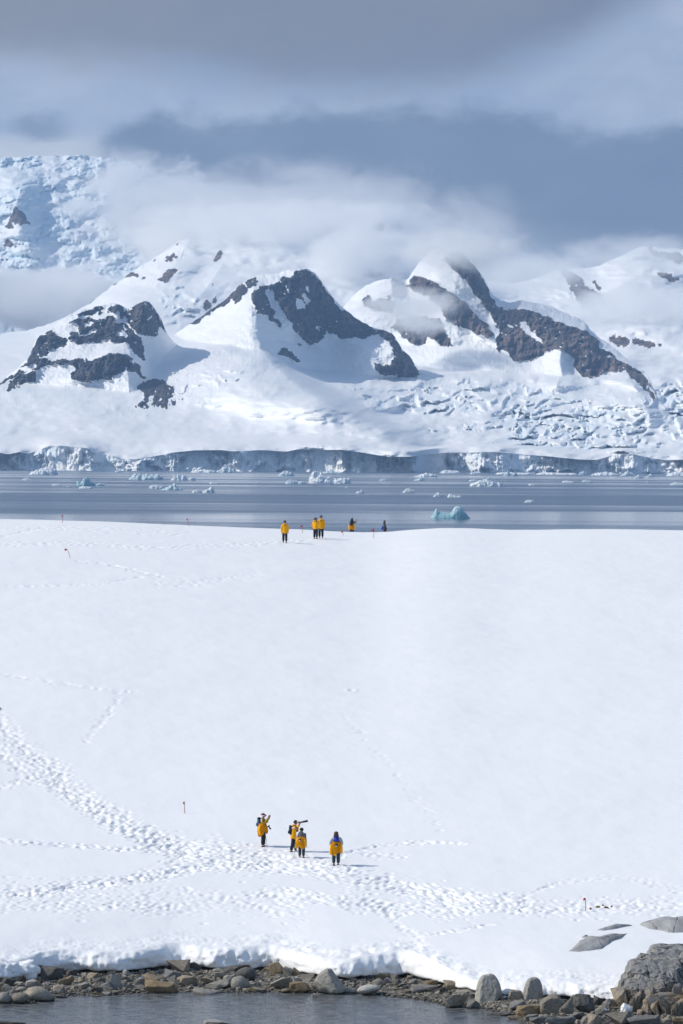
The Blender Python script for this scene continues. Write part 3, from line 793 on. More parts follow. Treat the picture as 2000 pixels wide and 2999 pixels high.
# left rocky massif
L5_rocks = [crop1(p) for p in [
    [(245, 530), (270, 470), (320, 345), (425, 290), (490, 350), (560, 370), (545, 420), (430, 455), (390, 500), (340, 530)],
    [(165, 610), (250, 525), (340, 540), (470, 545), (590, 540), (720, 528), (730, 570), (600, 585), (500, 572), (400, 578), (330, 592), (250, 575)],
    [(-40, 770), (50, 695), (160, 628), (200, 640), (110, 690), (40, 735)], [(50, 798), (75, 735), (165, 662), (290, 640), (305, 720), (200, 738), (120, 772)], [(255, 620), (330, 585), (310, 640)],
    [(578, 650), (620, 610), (600, 580), (740, 555), (900, 490), (960, 483), (1060, 508), (1090, 530), (1058, 590), (1000, 645), (900, 692), (740, 728), (680, 722), (600, 690)],
    [(1055, 570), (1100, 560), (1155, 590), (1150, 640), (1060, 642)],
    [(575, 320), (640, 318), (645, 245), (560, 240), (640, 208), (780, 208), (880, 210), (900, 178), (945, 180), (945, 240), (1040, 250), (1085, 300), (1170, 400), (1192, 552), (1110, 500), (1050, 405), (930, 398), (900, 370), (925, 350), (800, 397), (650, 412), (580, 402)],
    [(632, 165), (700, 150), (760, 128), (850, 108), (850, 132), (750, 180), (640, 190)], [(868, 132), (960, 95), (1022, 92), (1010, 135), (900, 158)], [(980, 142), (1042, 142), (1045, 205), (990, 202)], [(800, 185), (840, 140), (850, 170)],
    [(1048, 190), (1068, 125), (1130, 90), (1200, 58), (1240, 75), (1290, 150), (1340, 230), (1362, 312), (1300, 262), (1280, 348), (1150, 340), (1060, 250)],
    [(1178, 720), (1260, 690), (1340, 708), (1430, 780), (1452, 900), (1420, 938), (1340, 952), (1260, 910), (1210, 942), (1090, 928), (1190, 880), (1175, 810), (1128, 775)],
    [(1110, 650), (1150, 645), (1205, 690), (1180, 690)]]]
L5_holes = [crop1(p) for p in [[(680, 235), (780, 240), (770, 262), (700, 270)], [(640, 355), (720, 320), (800, 290), (800, 310), (700, 355)], [(940, 335), (1000, 300), (1050, 330), (1040, 360)], [(1190, 200), (1260, 170), (1240, 205), (1200, 215)]]]
L5_top = [(-220, 1190), (-60, 1155), (0, 1122), (15, 1106), (55, 1078), (62, 1065), (88, 1046), (98, 1012), (112, 982), (150, 962), (180, 938), (215, 918), (250, 905), (300, 893), (345, 888), (365, 896), (376, 908), (384, 900), (405, 889), (428, 880), (442, 885), (460, 912), (477, 940), (486, 972), (500, 990), (540, 1030), (600, 1090), (650, 1130)]
def plain_noise(amp):
    def f(PX, PY):
        dn = amp * (1.5 * fbm(PX / 90, PY / 50, 3.0, 4) + 0.4 * fbm(PX / 22, PY / 16, 5.0, 4)) + 0.12 * amp * pnoise(PX / 5.0 + 0.3 * pnoise(PX / 30, PY / 30), PY / 90, 3.0)
        return dn, 0.12 * np.clip(fbm(PX / 30, PY / 15, 6.0, 3), 0, 1)
    return f
sheet('rocky_massif', 'dark slate crags banded with snow on left shoulder', -220, 650, 1.7, [
    ([(-220, 1260), (0, 1240), (200, 1250), (330, 1270), (470, 1250), (560, 1220), (650, 1190)], [(-220, 10300), (200, 9900), (330, 9800), (450, 9850), (560, 10300), (650, 10800)]),
    ([(-220, 1220), (0, 1160), (60, 1140), (200, 1130), (300, 1140), (400, 1200), (470, 1190), (520, 1150), (650, 1160)], [(-220, 10500), (0, 10320), (200, 10220), (330, 10180), (400, 10120), (460, 10160), (500, 10400), (560, 10650), (650, 11000)]),
    ([(-220, 1205), (0, 1130), (100, 1058), (200, 1056), (260, 1048), (330, 1034), (385, 1044), (415, 1075), (470, 1075), (520, 1080), (650, 1145)], [(-220, 10600), (0, 10400), (200, 10330), (330, 10300), (390, 10300), (430, 10420), (470, 10620), (520, 10800), (650, 11080)]),
    ([(-220, 1196), (0, 1125), (100, 1040), (200, 1005), (330, 1000), (390, 1010), (420, 1010), (470, 1000), (500, 1010), (650, 1135)], [(-220, 10660), (0, 10440), (100, 10440), (330, 10440), (390, 10400), (425, 10480), (470, 10650), (520, 10850), (650, 11150)]),
    (L5_top, [(-220, 10750), (0, 10500), (150, 10560), (330, 10600), (375, 10640), (425, 10520), (450, 10600), (490, 10760), (540, 10900), (650, 11200)])],
    [34, 60, 40, 96], [
    ([(428, 880), (415, 930), (400, 985)], 45, 50, 45), ([(345, 900), (350, 960), (385, 1040)], 40, 90, 30), ([(395, 1045), (375, 1090), (380, 1160)], 45, 80, 60), ([(470, 1105), (490, 1150), (500, 1190)], 60, 40, 40), ([(150, 965), (110, 1020), (60, 1090)], 30, 60, 70), ([(330, 1035), (300, 1080), (230, 1110)], 30, 60, 60)],
    L5_rocks, L5_holes, plain_noise(9), M_ROCKB, back=260, smooth_n=3, edge=6.0, patch=0.50, rock_amp=22.0, merge=14.0)

# central peak
L2_top = [(470, 1010), (540, 960), (570, 940), (605, 916), (640, 893), (665, 872), (690, 850), (706, 830), (722, 822), (740, 812), (760, 804), (800, 801), (830, 795), (852, 792), (872, 788), (895, 785), (912, 793), (930, 806), (945, 830), (962, 853), (985, 882), (1010, 905), (1040, 930), (1070, 948), (1100, 962), (1146, 972), (1160, 992), (1182, 1026), (1200, 1040), (1214, 1065), (1230, 1095), (1260, 1130)]
L2_rocks = [crop2(p) for p in [
    [(115, 612), (200, 540), (330, 455), (440, 365), (520, 315), (575, 250), (628, 300), (540, 412), (500, 372), (440, 432), (340, 475), (300, 512), (200, 585)], [(618, 250), (680, 200), (725, 240), (690, 285), (640, 302)]]] + [
    [(739, 854), (771, 836), (796, 831), (814, 822), (825, 812), (850, 812), (875, 788), (896, 788), (929, 808), (950, 840), (975, 880), (1000, 905), (1022, 918), (1050, 936), (1100, 962), (1148, 970), (1164, 1000), (1182, 1030), (1200, 1040), (1226, 1089), (1221, 1104), (1178, 1104), (1118, 1097), (1099, 1078), (1103, 1066), (1143, 1071), (1157, 1046), (1146, 1005), (1107, 977), (1064, 992), (1000, 989), (955, 968), (945, 990), (930, 1006), (905, 1008), (882, 985), (862, 962), (846, 935), (826, 905), (820, 960), (800, 940), (775, 918), (757, 918), (745, 895)],
    [(810, 1035), (830, 1018), (850, 1030), (884, 1062), (870, 1060), (840, 1045)], [(860, 990), (880, 1010), (895, 1015), (870, 1000)]]
L2_holes = [[(775, 850), (800, 845), (812, 880), (826, 915), (845, 960), (870, 1000), (840, 985), (812, 930), (790, 890)], [(864, 872), (893, 885), (895, 905), (870, 908)], [(885, 870), (893, 857), (912, 880), (905, 900)], [(895, 835), (903, 838), (912, 862), (903, 858)], [(833, 830), (845, 840), (857, 862), (845, 857)], [(862, 843), (872, 853), (866, 857)], [(924, 960), (932, 955), (941, 968)], [(857, 965), (868, 975), (862, 990), (852, 980)], [(945, 845), (952, 860), (946, 862)], [(985, 942), (993, 940), (990, 947)]]
sheet('central_peak', 'steep slate rock face under a corniced snow summit in centre', 470, 1260, 1.7, [
    ([(470, 1230), (700, 1230), (900, 1230), (1000, 1200), (1260, 1190)], [(470, 10500), (700, 10150), (800, 10100), (900, 10450), (1000, 10800), (1260, 10950)]),
    ([(470, 1120), (600, 1090), (760, 1090), (860, 1100), (950, 1110), (1100, 1120), (1260, 1160)], [(470, 10800), (600, 10620), (740, 10500), (800, 10480), (880, 10760), (960, 10950), (1100, 10800), (1260, 11000)]),
    ([(470, 1060), (560, 1010), (650, 990), (760, 985), (830, 1000), (900, 1010), (960, 1010), (1000, 1000), (1060, 1010), (1110, 1050), (1200, 1100), (1260, 1145)], [(470, 10960), (600, 10790), (700, 10700), (752, 10650), (790, 10720), (880, 10900), (960, 11000), (1020, 10950), (1100, 10850), (1180, 10860), (1260, 11050)]),
    ([(470, 1035), (560, 975), (650, 940), (740, 890), (800, 900), (900, 900), (960, 930), (1060, 975), (1150, 1010), (1200, 1070), (1260, 1138)], [(470, 11050), (600, 10920), (690, 10830), (745, 10760), (800, 10860), (850, 10900), (900, 10980), (960, 11020), (1060, 10990), (1140, 10900), (1180, 10880), (1260, 11100)]),
    (L2_top, [(470, 11150), (600, 11100), (700, 11000), (760, 10960), (830, 10980), (880, 10940), (950, 11100), (1060, 11080), (1150, 10980), (1200, 10930), (1260, 11150)])],
    [36, 60, 60, 96], [
    ([(742, 855), (752, 930), (757, 990), (775, 1050), (830, 1110)], 70, 260, 60), ([(815, 825), (830, 880), (850, 950)], 40, 40, 45), ([(880, 790), (870, 870), (890, 960)], 30, 60, 70), ([(1145, 975), (1155, 1020), (1190, 1080)], 35, 60, 40)],
    L2_rocks, L2_holes, plain_noise(9), M_ROCKB, back=300, smooth_n=3, edge=6.0, patch=0.62, rock_amp=22.0, merge=14.0)

# right-hand peak and its long snow-capped wall
L3_top = [(960, 960), (1000, 905), (1040, 862), (1070, 838), (1100, 824), (1140, 815), (1180, 818), (1197, 818), (1208, 798), (1225, 775), (1245, 748), (1275, 728), (1310, 722), (1340, 726), (1358, 738), (1375, 760), (1395, 784), (1412, 806), (1430, 838), (1445, 868), (1470, 880), (1500, 886), (1530, 881), (1560, 886), (1600, 894), (1640, 908), (1680, 926), (1718, 944), (1726, 962), (1750, 985), (1775, 1000), (1800, 1018), (1830, 1044), (1866, 1075), (1885, 1085), (1900, 1105), (1912, 1135), (1920, 1165), (1940, 1190), (1980, 1230)]
L3_rocks = [[(1300, 757), (1330, 738), (1356, 740), (1395, 787), (1420, 822), (1440, 868), (1455, 895), (1480, 905), (1520, 907), (1560, 908), (1600, 926), (1640, 945), (1700, 966), (1718, 968), (1755, 1002), (1760, 1022), (1800, 1042), (1830, 1068), (1870, 1083), (1890, 1102), (1905, 1130), (1917, 1160), (1918, 1175), (1895, 1147), (1880, 1128), (1850, 1108), (1832, 1080), (1820, 1088), (1780, 1090), (1750, 1105), (1727, 1109), (1700, 1097), (1684, 1082), (1682, 1050), (1665, 1032), (1645, 1020), (1600, 1026), (1585, 1042), (1560, 1056), (1500, 1058), (1470, 1040), (1455, 1020), (1455, 990), (1472, 955), (1458, 958), (1447, 945), (1445, 930), (1410, 885), (1370, 830), (1335, 795)],
            [(1195, 835), (1212, 806), (1240, 810), (1290, 840), (1345, 872), (1375, 900), (1400, 930), (1430, 955), (1449, 980), (1430, 993), (1400, 977), (1360, 962), (1310, 940), (1290, 900), (1250, 868), (1215, 850)],
            [(1150, 960), (1165, 935), (1230, 925), (1290, 935), (1320, 1000), (1325, 1015), (1295, 1010), (1252, 985), (1245, 1008), (1210, 1005), (1180, 985)],
            [(1060, 875), (1075, 862), (1090, 880), (1115, 872), (1145, 868), (1155, 890), (1150, 920), (1070, 900)]]
L3_holes = [[(1523, 945), (1540, 938), (1560, 965), (1598, 1010), (1560, 992), (1530, 965)], [(1482, 950), (1500, 955), (1505, 970), (1490, 962)], [(1468, 1025), (1485, 1028), (1500, 1058), (1480, 1050)], [(1505, 950), (1520, 950), (1512, 962)], [(1773, 1040), (1795, 1045), (1785, 1050)], [(1898, 1130), (1912, 1140), (1905, 1146)]]
sheet('snow_capped_wall', 'brown rock wall and pointed summit under snow cap on right', 960, 1980, 1.8, [
    ([(960, 1190), (1300, 1190), (1600, 1200), (1980, 1260)], [(960, 11100), (1300, 10950), (1450, 10900), (1640, 10650), (1750, 10750), (1870, 10500), (1980, 10700)]),
    ([(960, 1090), (1150, 1060), (1300, 1070), (1430, 1080), (1560, 1090), (1650, 1110), (1730, 1130), (1840, 1150), (1980, 1250)], [(960, 11450), (1150, 11350), (1300, 11150), (1450, 11050), (1560, 11050), (1640, 10870), (1730, 10900), (1830, 10780), (1900, 10760), (1980, 10950)]),
    ([(960, 1060), (1100, 1000), (1200, 1010), (1320, 1015), (1440, 1000), (1500, 1058), (1590, 1040), (1645, 1020), (1690, 1085), (1727, 1108), (1830, 1082), (1900, 1150), (1980, 1242)], [(960, 11550), (1150, 11500), (1300, 11320), (1440, 11300), (1500, 11150), (1590, 11150), (1650, 11050), (1700, 10980), (1727, 10960), (1830, 10930), (1900, 10820), (1980, 11000)]),
    ([(960, 1010), (1060, 900), (1150, 890), (1250, 880), (1340, 860), (1440, 945), (1520, 960), (1600, 965), (1700, 990), (1800, 1052), (1880, 1105), (1980, 1236)], [(960, 11650), (1060, 11600), (1150, 11560), (1250, 11520), (1320, 11420), (1440, 11420), (1520, 11280), (1600, 11230), (1700, 11120), (1760, 11130), (1830, 10990), (1890, 10900), (1980, 11050)]),
    (L3_top, [(960, 11700), (1060, 11700), (1140, 11620), (1200, 11680), (1300, 11560), (1356, 11480), (1440, 11560), (1520, 11460), (1600, 11400), (1720, 11260), (1800, 11150), (1900, 10960), (1980, 11100)])],
    [30, 50, 64, 96], [
    ([(1145, 815), (1150, 850), (1155, 900)], 40, 60, 50), ([(1356, 740), (1390, 800), (1430, 880), (1450, 940)], 35, 60, 40), ([(1210, 800), (1290, 860), (1400, 950), (1445, 985)], 40, 60, 50), ([(1720, 965), (1725, 1040), (1727, 1108)], 30, 50, 60), ([(1560, 905), (1590, 960), (1610, 1020)], 25, 40, 40), ([(1645, 1015), (1640, 1060), (1650, 1110)], 60, 50, 35)],
    L3_rocks, L3_holes, plain_noise(9), M_ROCKR, back=300, smooth_n=3, edge=6.0, patch=0.62, rock_amp=22.0, merge=14.0)

# far icefall high on the left
def far_noise(PX, PY):
    s1, g1 = serac(PX, PY, 60, 24, 4, 16); s2, g2 = serac(PX, PY, 22, 11, 5, 6)
    m = sm(fbm(PX / 110, PY / 60, 21.0, 3), -0.35, 0.1)
    return m * (s1 + s2) + 45 * fbm(PX / 80, PY / 40, 2.0, 5), m * (0.2 + 0.5 * np.maximum(g1, g2)) + 0.1
sheet('far_icefall', 'distant blue icefall wall high on the left in mist', -300, 900, 3.0, [
    ([(-300, 1040), (900, 1040)], 14300), ([(-300, 850), (900, 850)], 14700), ([(-300, 760), (100, 745), (400, 775), (560, 790), (900, 840)], 15050),
    ([(-300, 620), (0, 610), (100, 590), (300, 610), (420, 660), (560, 740), (900, 830)], [(-300, 15300), (60, 15300), (120, 15480), (900, 15400)]),
    ([(-300, 455), (0, 461), (60, 458), (130, 456), (230, 455), (300, 460), (400, 474), (480, 540), (580, 680), (900, 820)], 15900)],
    [10, 30, 50, 70], [([(65, 540), (50, 600), (70, 680), (90, 740)], 120, 90, 60)],
    [crop5(p) for p in [[(85, 560), (120, 480), (180, 540), (235, 620), (170, 615), (80, 600)], [(35, 640), (80, 610), (120, 660), (60, 650)], [(0, 680), (40, 690), (10, 700)], [(20, 780), (60, 730), (145, 800), (60, 795)], [(190, 1310), (220, 1275), (260, 1290), (240, 1325)]]],
    [], far_noise, M_ROCKR, back=500, edge=5)

# ice cliff along the shore
cpx = np.arange(-300, 2300.1, 1.7); ncl = len(cpx); nrc = 46
ctop = pinterp(cpx, CLIFF_TOP); _gx, _gy = gsm(CLIFF_Y, 9.0, -400, 2400, 2.0); cY = SHY + 0.65 * np.interp(cpx, _gx, _gy)
X0, Ztop = unproj(cpx, ctop, cY + 14)
tt = np.linspace(0, 1, nrc)[:, None]           # 0 water, 1 top
Zc = -1.0 + (Ztop[None, :] + 1.0) * tt
PXc = np.broadcast_to(cpx[None, :], Zc.shape)
lean = 17 * tt ** 1.15
fac = 22 * fbm(PXc / 26.0, tt * 2.0, 3.0, 5); fac2 = 6 * ridged(PXc / 12.0, tt * 1.0, 6.0, 3)
facmask = 0.25 + 0.75 * sm(fbm(cpx / 70.0, 0 * cpx, 31.0, 3), -0.30, 0.10)[None, :]
end = np.sin(np.clip(tt, 0, 1) * math.pi) ** 0.4 * (1 - sm(tt, 0.93, 1.0))
Yc = cY[None, :] + lean + end * (facmask * (fac + fac2) + 9 * fbm(PXc / 80.0, tt * 1.4, 4.0, 3) + 1.2 * fbm(PXc / 9.0, tt * 3.0, 6.0, 3))
Yc = Yc - 18 * (1 - tt) ** 3 * np.clip(pnoise(cpx / 33.0, 5.0), 0, 1)[None, :]
Xc = X0[None, :] * Yc / (cY + 14)[None, :]
icec = np.clip(0.22 + 0.55 * fbm(PXc / 40.0, tt * 3, 2.2, 4) - 0.25 * facmask, 0, 1) * (1 - 0.7 * sm(tt, 0.8, 1.0))
cliff = mesh_np('ice_cliff', np.stack([Xc, Yc, Zc], -1).reshape(-1, 3), grid_quads(nrc, ncl), M_GLAC, attrs={'ice': icec})
tag(cliff, 'blue shadowed ice cliff where the glacier meets the bay', 'ice cliff', kind='structure')
#@@PART2
# ------------------------------------------------------------------ icebergs
def berg(name, label, px0, px1, pyb, pyt, prof, blue=0.2, seed=0, depth=0.55, rough=1.0, group='icebergs floating in the bay'):
    pc = 0.5 * (px0 + px1)
    Y = sea_Y(pc, pyb)
    k = Y / F
    Wd, Ht = (px1 - px0) * k, max(0.4, (pyb - pyt) * k)
    cx = unproj(pc, pyb, Y)[0]
    nx, ny = (64, 30) if px1 - px0 > 30 else (28, 14)
    u = np.linspace(-1, 1, nx)[None, :]; v = np.linspace(-1, 1, ny)[:, None]
    hp = np.interp(u[0], [p[0] for p in prof], [p[1] for p in prof])[None, :]
    half = np.sqrt(np.clip(1 - np.abs(u) ** 2.6, 0.003, 1)) * (1 + 0.22 * pnoise(u * 3 + seed, 0 * u, seed * 1.7))
    D = Wd * depth * 0.5 * np.minimum(1.0, 14.0 / max(Wd * depth * 0.5, 1e-3) + 0.55)
    yy = v * half * D
    vv = np.abs(v) ** 3.0
    fall = np.where(v < 0, 1 - vv ** 1.3, 1 - vv)
    z = Ht * hp * fall
    X = u * Wd / 2 + 0 * v
    sc = max(Wd, 4 * Ht) / 6.0
    nz = fbm(X / sc * 1.6 + seed, yy / sc * 1.6, seed * 0.37, 4)
    blk = ridged(X / sc + seed, yy / sc * 1.3, 2.0 + seed, 3) - 1.0
    z = z * (1 + rough * (0.22 * nz + 0.20 * blk)) - 0.05 * Ht
    yy = yy + rough * 0.16 * D * fbm(X / sc * 2, z / sc * 2, seed + 5.0, 3)
    inner = fall > 0.02
    z = np.where(inner, z, -0.12 * Ht - 0.3)
    ice = np.clip(blue * (1.35 - z / Ht) + 0.35 * blue * fbm(X / sc, z / sc * 2, seed + 3.0, 3), 0, 1)
    V = np.stack([X, yy + 0 * X, z], -1)
    o = mesh_np(name, V.reshape(-1, 3), grid_quads(ny, nx), M_ICE, attrs={'ice': ice.reshape(-1)}, smooth=False)
    o.location = (cx, Y, 0)
    tag(o, label, 'iceberg', group)
    return o
DOME = [(-1, 0), (-.85, .5), (-.5, .85), (0, 1), (.5, .85), (.85, .45), (1, 0)]
FLAT = [(-1, .1), (-.9, .7), (-.4, 1), (.3, .8), (.8, .75), (1, .05)]
SADDLE = [(-1, 0.02), (-.86, .35), (-.72, .72), (-.66, .78), (-.58, .5), (-.35, .42), (0, .4), (.08, .55), (.2, .9), (.32, 1), (.46, .92), (.7, .55), (1, .02)]
WEDGE_P = [(-1, .05), (-.6, .35), (-.1, .75), (.15, 1), (.3, .55), (.6, .35), (1, .02)]
BERGS = [
    (86, 172, 1390, 1370, [(-1, .1), (-.8, .45), (-.4, .7), (0, .95), (.3, 1), (.6, .95), (.9, .7), (1, .1)], .12, 'long ribbed white iceberg furthest left under the ice cliff'),
    (62, 97, 1406, 1399, WEDGE_P, .15, 'small low white floe near the left picture edge'),
    (153, 184, 1422, 1416.5, FLAT, .12, 'flat thin floe left of the bright turquoise iceberg'),
    (195, 206, 1426, 1423, DOME, .1, 'tiny white ice scrap just left of the turquoise iceberg'),
    (225, 282, 1423, 1395, [(-1, .45), (-.8, .5), (-.65, .35), (-.4, .55), (-.2, .95), (.05, 1), (.3, .8), (.45, .45), (.8, .38), (1, .05)], .85, 'bright turquoise iceberg with a tower on the left of the bay'),
    (283, 308, 1423, 1415, FLAT, .7, 'small turquoise slab at right foot of the turquoise tower iceberg'),
    (231, 273, 1431, 1424, FLAT, .1, 'flat white floe in front of the turquoise tower iceberg'),
    (377, 480, 1405, 1387, [(-1, .05), (-.85, .5), (-.65, .95), (-.35, 1), (-.25, .7), (.0, .85), (.3, .9), (.55, .8), (.7, .95), (.9, .6), (1, .05)], .5, 'wide castle like iceberg with turquoise left end'),
    (336, 361, 1383.5, 1376, DOME, .3, 'small bluish iceberg against the ice cliff above the castle like iceberg'),
    (499, 555, 1407, 1388, [(-1, .05), (-.75, .3), (-.55, .85), (-.2, 1), (.3, .9), (.6, .75), (1, .05)], .15, 'white blocky iceberg with slanting top right of castle like iceberg'),
    (550, 576, 1407, 1397, DOME, .15, 'low white lump touching the white blocky iceberg'),
    (437, 484, 1431, 1420, FLAT, .15, 'low white floe left of the tilted wedge iceberg'),
    (471, 543, 1435, 1416, WEDGE_P, .45, 'tilted wedge shaped iceberg with pale turquoise tail'),
    (562, 594, 1443, 1434, DOME, .12, 'low white lump left of the pointed small iceberg'),
    (590, 630, 1443, 1425, [(-1, .05), (-.4, .45), (.2, .7), (.55, 1), (.8, .7), (1, .05)], .25, 'pointed small white iceberg left of the walkers in yellow'),
    (614, 640, 1417, 1411, FLAT, .15, 'thin floe right of the white blocky iceberg'),
    (560, 640, 1384.5, 1375, FLAT, .1, 'low white brash shelf at the ice cliff foot left of centre'),
    (632, 700, 1384.5, 1362, [(-1, .2), (-.6, .4), (-.3, .9), (0, 1), (.3, .75), (.6, .5), (1, .1)], .25, 'heap of fallen ice blocks at the ice cliff foot'),
    (814, 867, 1394, 1380, [(-1, .1), (-.7, .55), (-.3, .95), (.1, 1), (.6, .7), (1, .1)], .3, 'humped bluish iceberg above the pair of hikers'),
    (836, 875, 1417.5, 1405, FLAT, .35, 'low white iceberg left of the big tabular iceberg'),
    (872, 898, 1417.5, 1409, DOME, .3, 'small lump joined to right end of the low white iceberg'),
    (905, 1028, 1416, 1382, [(-1, .45), (-.93, .75), (-.8, 1), (-.55, .98), (-.4, .8), (-.2, .6), (.1, .5), (.5, .45), (.9, .5), (.98, .42), (1, .1)], .10, 'big tabular white iceberg with a raised left end'),
    (1042, 1071, 1445, 1432, [(-1, .1), (-.7, .5), (0, .5), (.2, 1), (.4, .55), (1, .1)], .2, 'small floe with a thin spire right of the tabular iceberg'),
    (1012, 1022, 1429, 1425, DOME, .1, 'tiny ice scrap just below the tabular iceberg'),
    (1112, 1136, 1408.5, 1402.5, DOME, .15, 'small white floe right of the tabular iceberg'),
    (1178, 1217, 1443, 1431, [(-1, .1), (-.7, .5), (-.4, .9), (0, 1), (.4, .85), (.8, .6), (1, .1)], .25, 'lumpy white iceberg above the lone dark hiker'),
    (1212, 1245, 1408, 1395, [(-1, .1), (-.4, .4), (.0, .55), (.3, 1), (.6, .6), (1, .1)], .3, 'small peaked iceberg below the broad white floe'),
    (1213, 1282, 1397, 1386, [(-1, .1), (-.5, .6), (0, 1), (.5, .85), (.9, .5), (1, .1)], .2, 'broad white floe near the headland of the ice cliff'),
    (1269, 1300, 1455, 1443, [(-1, .1), (-.3, .9), (0, 1), (.4, .6), (.8, .7), (1, .1)], .2, 'small white iceberg up and left of the two horned iceberg'),
    (1311, 1356, 1457, 1445, [(-1, .2), (-.7, 1), (-.3, .6), (.2, .4), (.6, .5), (1, .1)], .15, 'small white iceberg straight above the two horned iceberg'),
    (1260, 1380, 1518, 1479, SADDLE, 1.0, 'large glassy teal iceberg with two horns and saddle'),
    (753, 761, 1413.5, 1410, DOME, .1, 'tiny ice scrap left of the low white iceberg'),
    (945, 1005, 1386.5, 1375, [(-1, .2), (-.6, .6), (-.2, 1), (.2, .5), (1, .1)], .35, 'ice rubble against the cliff behind the tabular iceberg'),
    (1377, 1476, 1425, 1405, [(-1, .3), (-.8, .55), (-.4, .85), (-.1, 1), (.3, .8), (.6, .6), (.9, .6), (1, .1)], .2, 'long white iceberg with dark undercut left side on the right'),
    (1373, 1403, 1410, 1404, DOME, .3, 'small bluish lump behind left end of the long right iceberg'),
    (1423, 1441, 1404, 1396, WEDGE_P, .5, 'small turquoise fin behind the long right iceberg'),
    (1548, 1573, 1422, 1416.5, FLAT, .25, 'thin bluish floe right of the long right iceberg'),
    (1646, 1684, 1413.5, 1408, FLAT, .15, 'flat white floe in the right half of the bay'),
    (1704, 1736, 1412, 1406.5, FLAT, .3, 'flat bluish floe right of the flat white floe'),
    (1536, 1570, 1472, 1464, DOME, .2, 'small white mound alone in the open water on the right'),
    (1777, 1785, 1399, 1395.5, DOME, .1, 'tiny white block under the right ice cliff'),
    (1816, 1860, 1393.5, 1379, WEDGE_P, .4, 'bluish wedge iceberg against the right ice cliff'),
    (1857, 1886, 1401, 1391, [(-1, .1), (-.3, .9), (.1, 1), (.5, .6), (1, .1)], .4, 'left one of two adjoining bluish icebergs near right edge'),
    (1890, 1923, 1397.5, 1386, WEDGE_P, .4, 'right one of two adjoining bluish icebergs near right edge'),
    (1963, 2010, 1421, 1413.5, FLAT, .2, 'low white floe cut by the right picture edge'),
    (1474, 1519, 1394, 1378, [(-1, .15), (-.6, .6), (-.4, 1), (-.1, .5), (.3, .35), (.6, .75), (.8, .5), (1, .1)], .6, 'blue iceberg with notched top below the right ice cliff'),
    (1695, 1724, 1391.5, 1380, DOME, .4, 'bluish domed iceberg between the white shelves on the right'),
    (1377, 1407, 1389, 1382, DOME, .2, 'small brash pile at the foot of the right ice cliff'),
    (1893, 1903, 1412.5, 1409.5, DOME, .1, 'tiny ice scrap below the two adjoining bluish icebergs'),
    (1290, 1352, 1386, 1377, FLAT, .05, 'low snowy shelf beside the headland of the ice cliff'),
    (1452, 1568, 1389.5, 1383, FLAT, .05, 'long low snowy shelf under the right ice cliff behind blue iceberg'),
    (1570, 1695, 1390, 1384, FLAT, .05, 'longest low snowy shelf under the right ice cliff'),
    (1731, 1817, 1392.5, 1383, DOME, .05, 'rounded snowy shelf left of the bluish wedge iceberg'),
    (1950, 2040, 1394.5, 1382, DOME, .08, 'snowy mound against the cliff at the right picture edge'),
]
for i, (a, b, yb, yt, pr, bl, lab) in enumerate(BERGS):
    berg('iceberg', lab, a, b, yb, yt, pr, bl, seed=1.3 * i + 0.7, rough=0.35 if 'horns' in lab else 1.0)

# ------------------------------------------------------------------ shore rocks
def hull_mesh(name, seed, n=16, box=0.75, detail=0, rounded=False):
    r = random.Random(seed)
    bm = bmesh.new()
    if rounded:
        bmesh.ops.create_icosphere(bm, subdivisions=3, radius=1.0)
        cuts = [Vector((r.gauss(0, 1), r.gauss(0, 1), r.gauss(0, 1))).normalized() for _ in range(7)]
        lim = [r.uniform(0.70, 0.95) for _ in cuts]
        for v in bm.verts:
            for c_, l_ in zip(cuts, lim):
                d = v.co.dot(c_)
                if d > l_: v.co -= c_ * (d - l_) * 0.85
    else:
        for _ in range(n):
            p = Vector((r.uniform(-1, 1), r.uniform(-1, 1), r.uniform(-1, 1)))
            m = max(abs(p.x), abs(p.y), abs(p.z)); s_ = Vector((p.x / m, p.y / m, p.z / m))
            q = p.normalized()
            bm.verts.new(s_ * box * r.uniform(0.8, 1.05) + q * (1 - box) * r.uniform(0.7, 1.1))
        res = bmesh.ops.convex_hull(bm, input=bm.verts)
        bmesh.ops.delete(bm, geom=[g for g in res['geom_interior'] if isinstance(g, bmesh.types.BMVert)], context='VERTS')
        if detail:
            bmesh.ops.bevel(bm, geom=list(bm.edges), offset=0.07, segments=1, affect='EDGES', clamp_overlap=True)
    if detail:
        bmesh.ops.triangulate(bm, faces=bm.faces)
        bmesh.ops.subdivide_edges(bm, edges=bm.edges, cuts=detail, use_grid_fill=True)
    if detail or rounded:
        co = np.array([v.co for v in bm.verts])
        nn = 0.06 * fbm(co[:, 0] * 2.2 + seed, co[:, 1] * 2.2, co[:, 2] * 2.2, 4) + 0.03 * (ridged(co[:, 0] * 3 + seed, co[:, 1] * 3, co[:, 2] * 1.2, 2) - 1)
        for v, d in zip(bm.verts, nn): v.co *= 1 + d
    # normalise to the unit box
    co = np.array([v.co for v in bm.verts]); lo, hi = co.min(0), co.max(0)
    for v in bm.verts:
        v.co = Vector([2 * (v.co[k] - lo[k]) / (hi[k] - lo[k]) - 1 for k in range(3)])
    me = bpy.data.meshes.new(name); bm.to_mesh(me); bm.free()
    if rounded: me.polygons.foreach_set('use_smooth', [True] * len(me.polygons))
    return me
BIG = {'a': [hull_mesh('rock', 40 + i, 15, 0.72, 1) for i in range(9)], 'r': [hull_mesh('rock', 70 + i, rounded=True) for i in range(5)],
       's': [hull_mesh('rock', 90 + i, 14, 0.95, 1) for i in range(5)], 'p': [hull_mesh('rock', 120 + i, 12, 0.35, 1) for i in range(4)]}
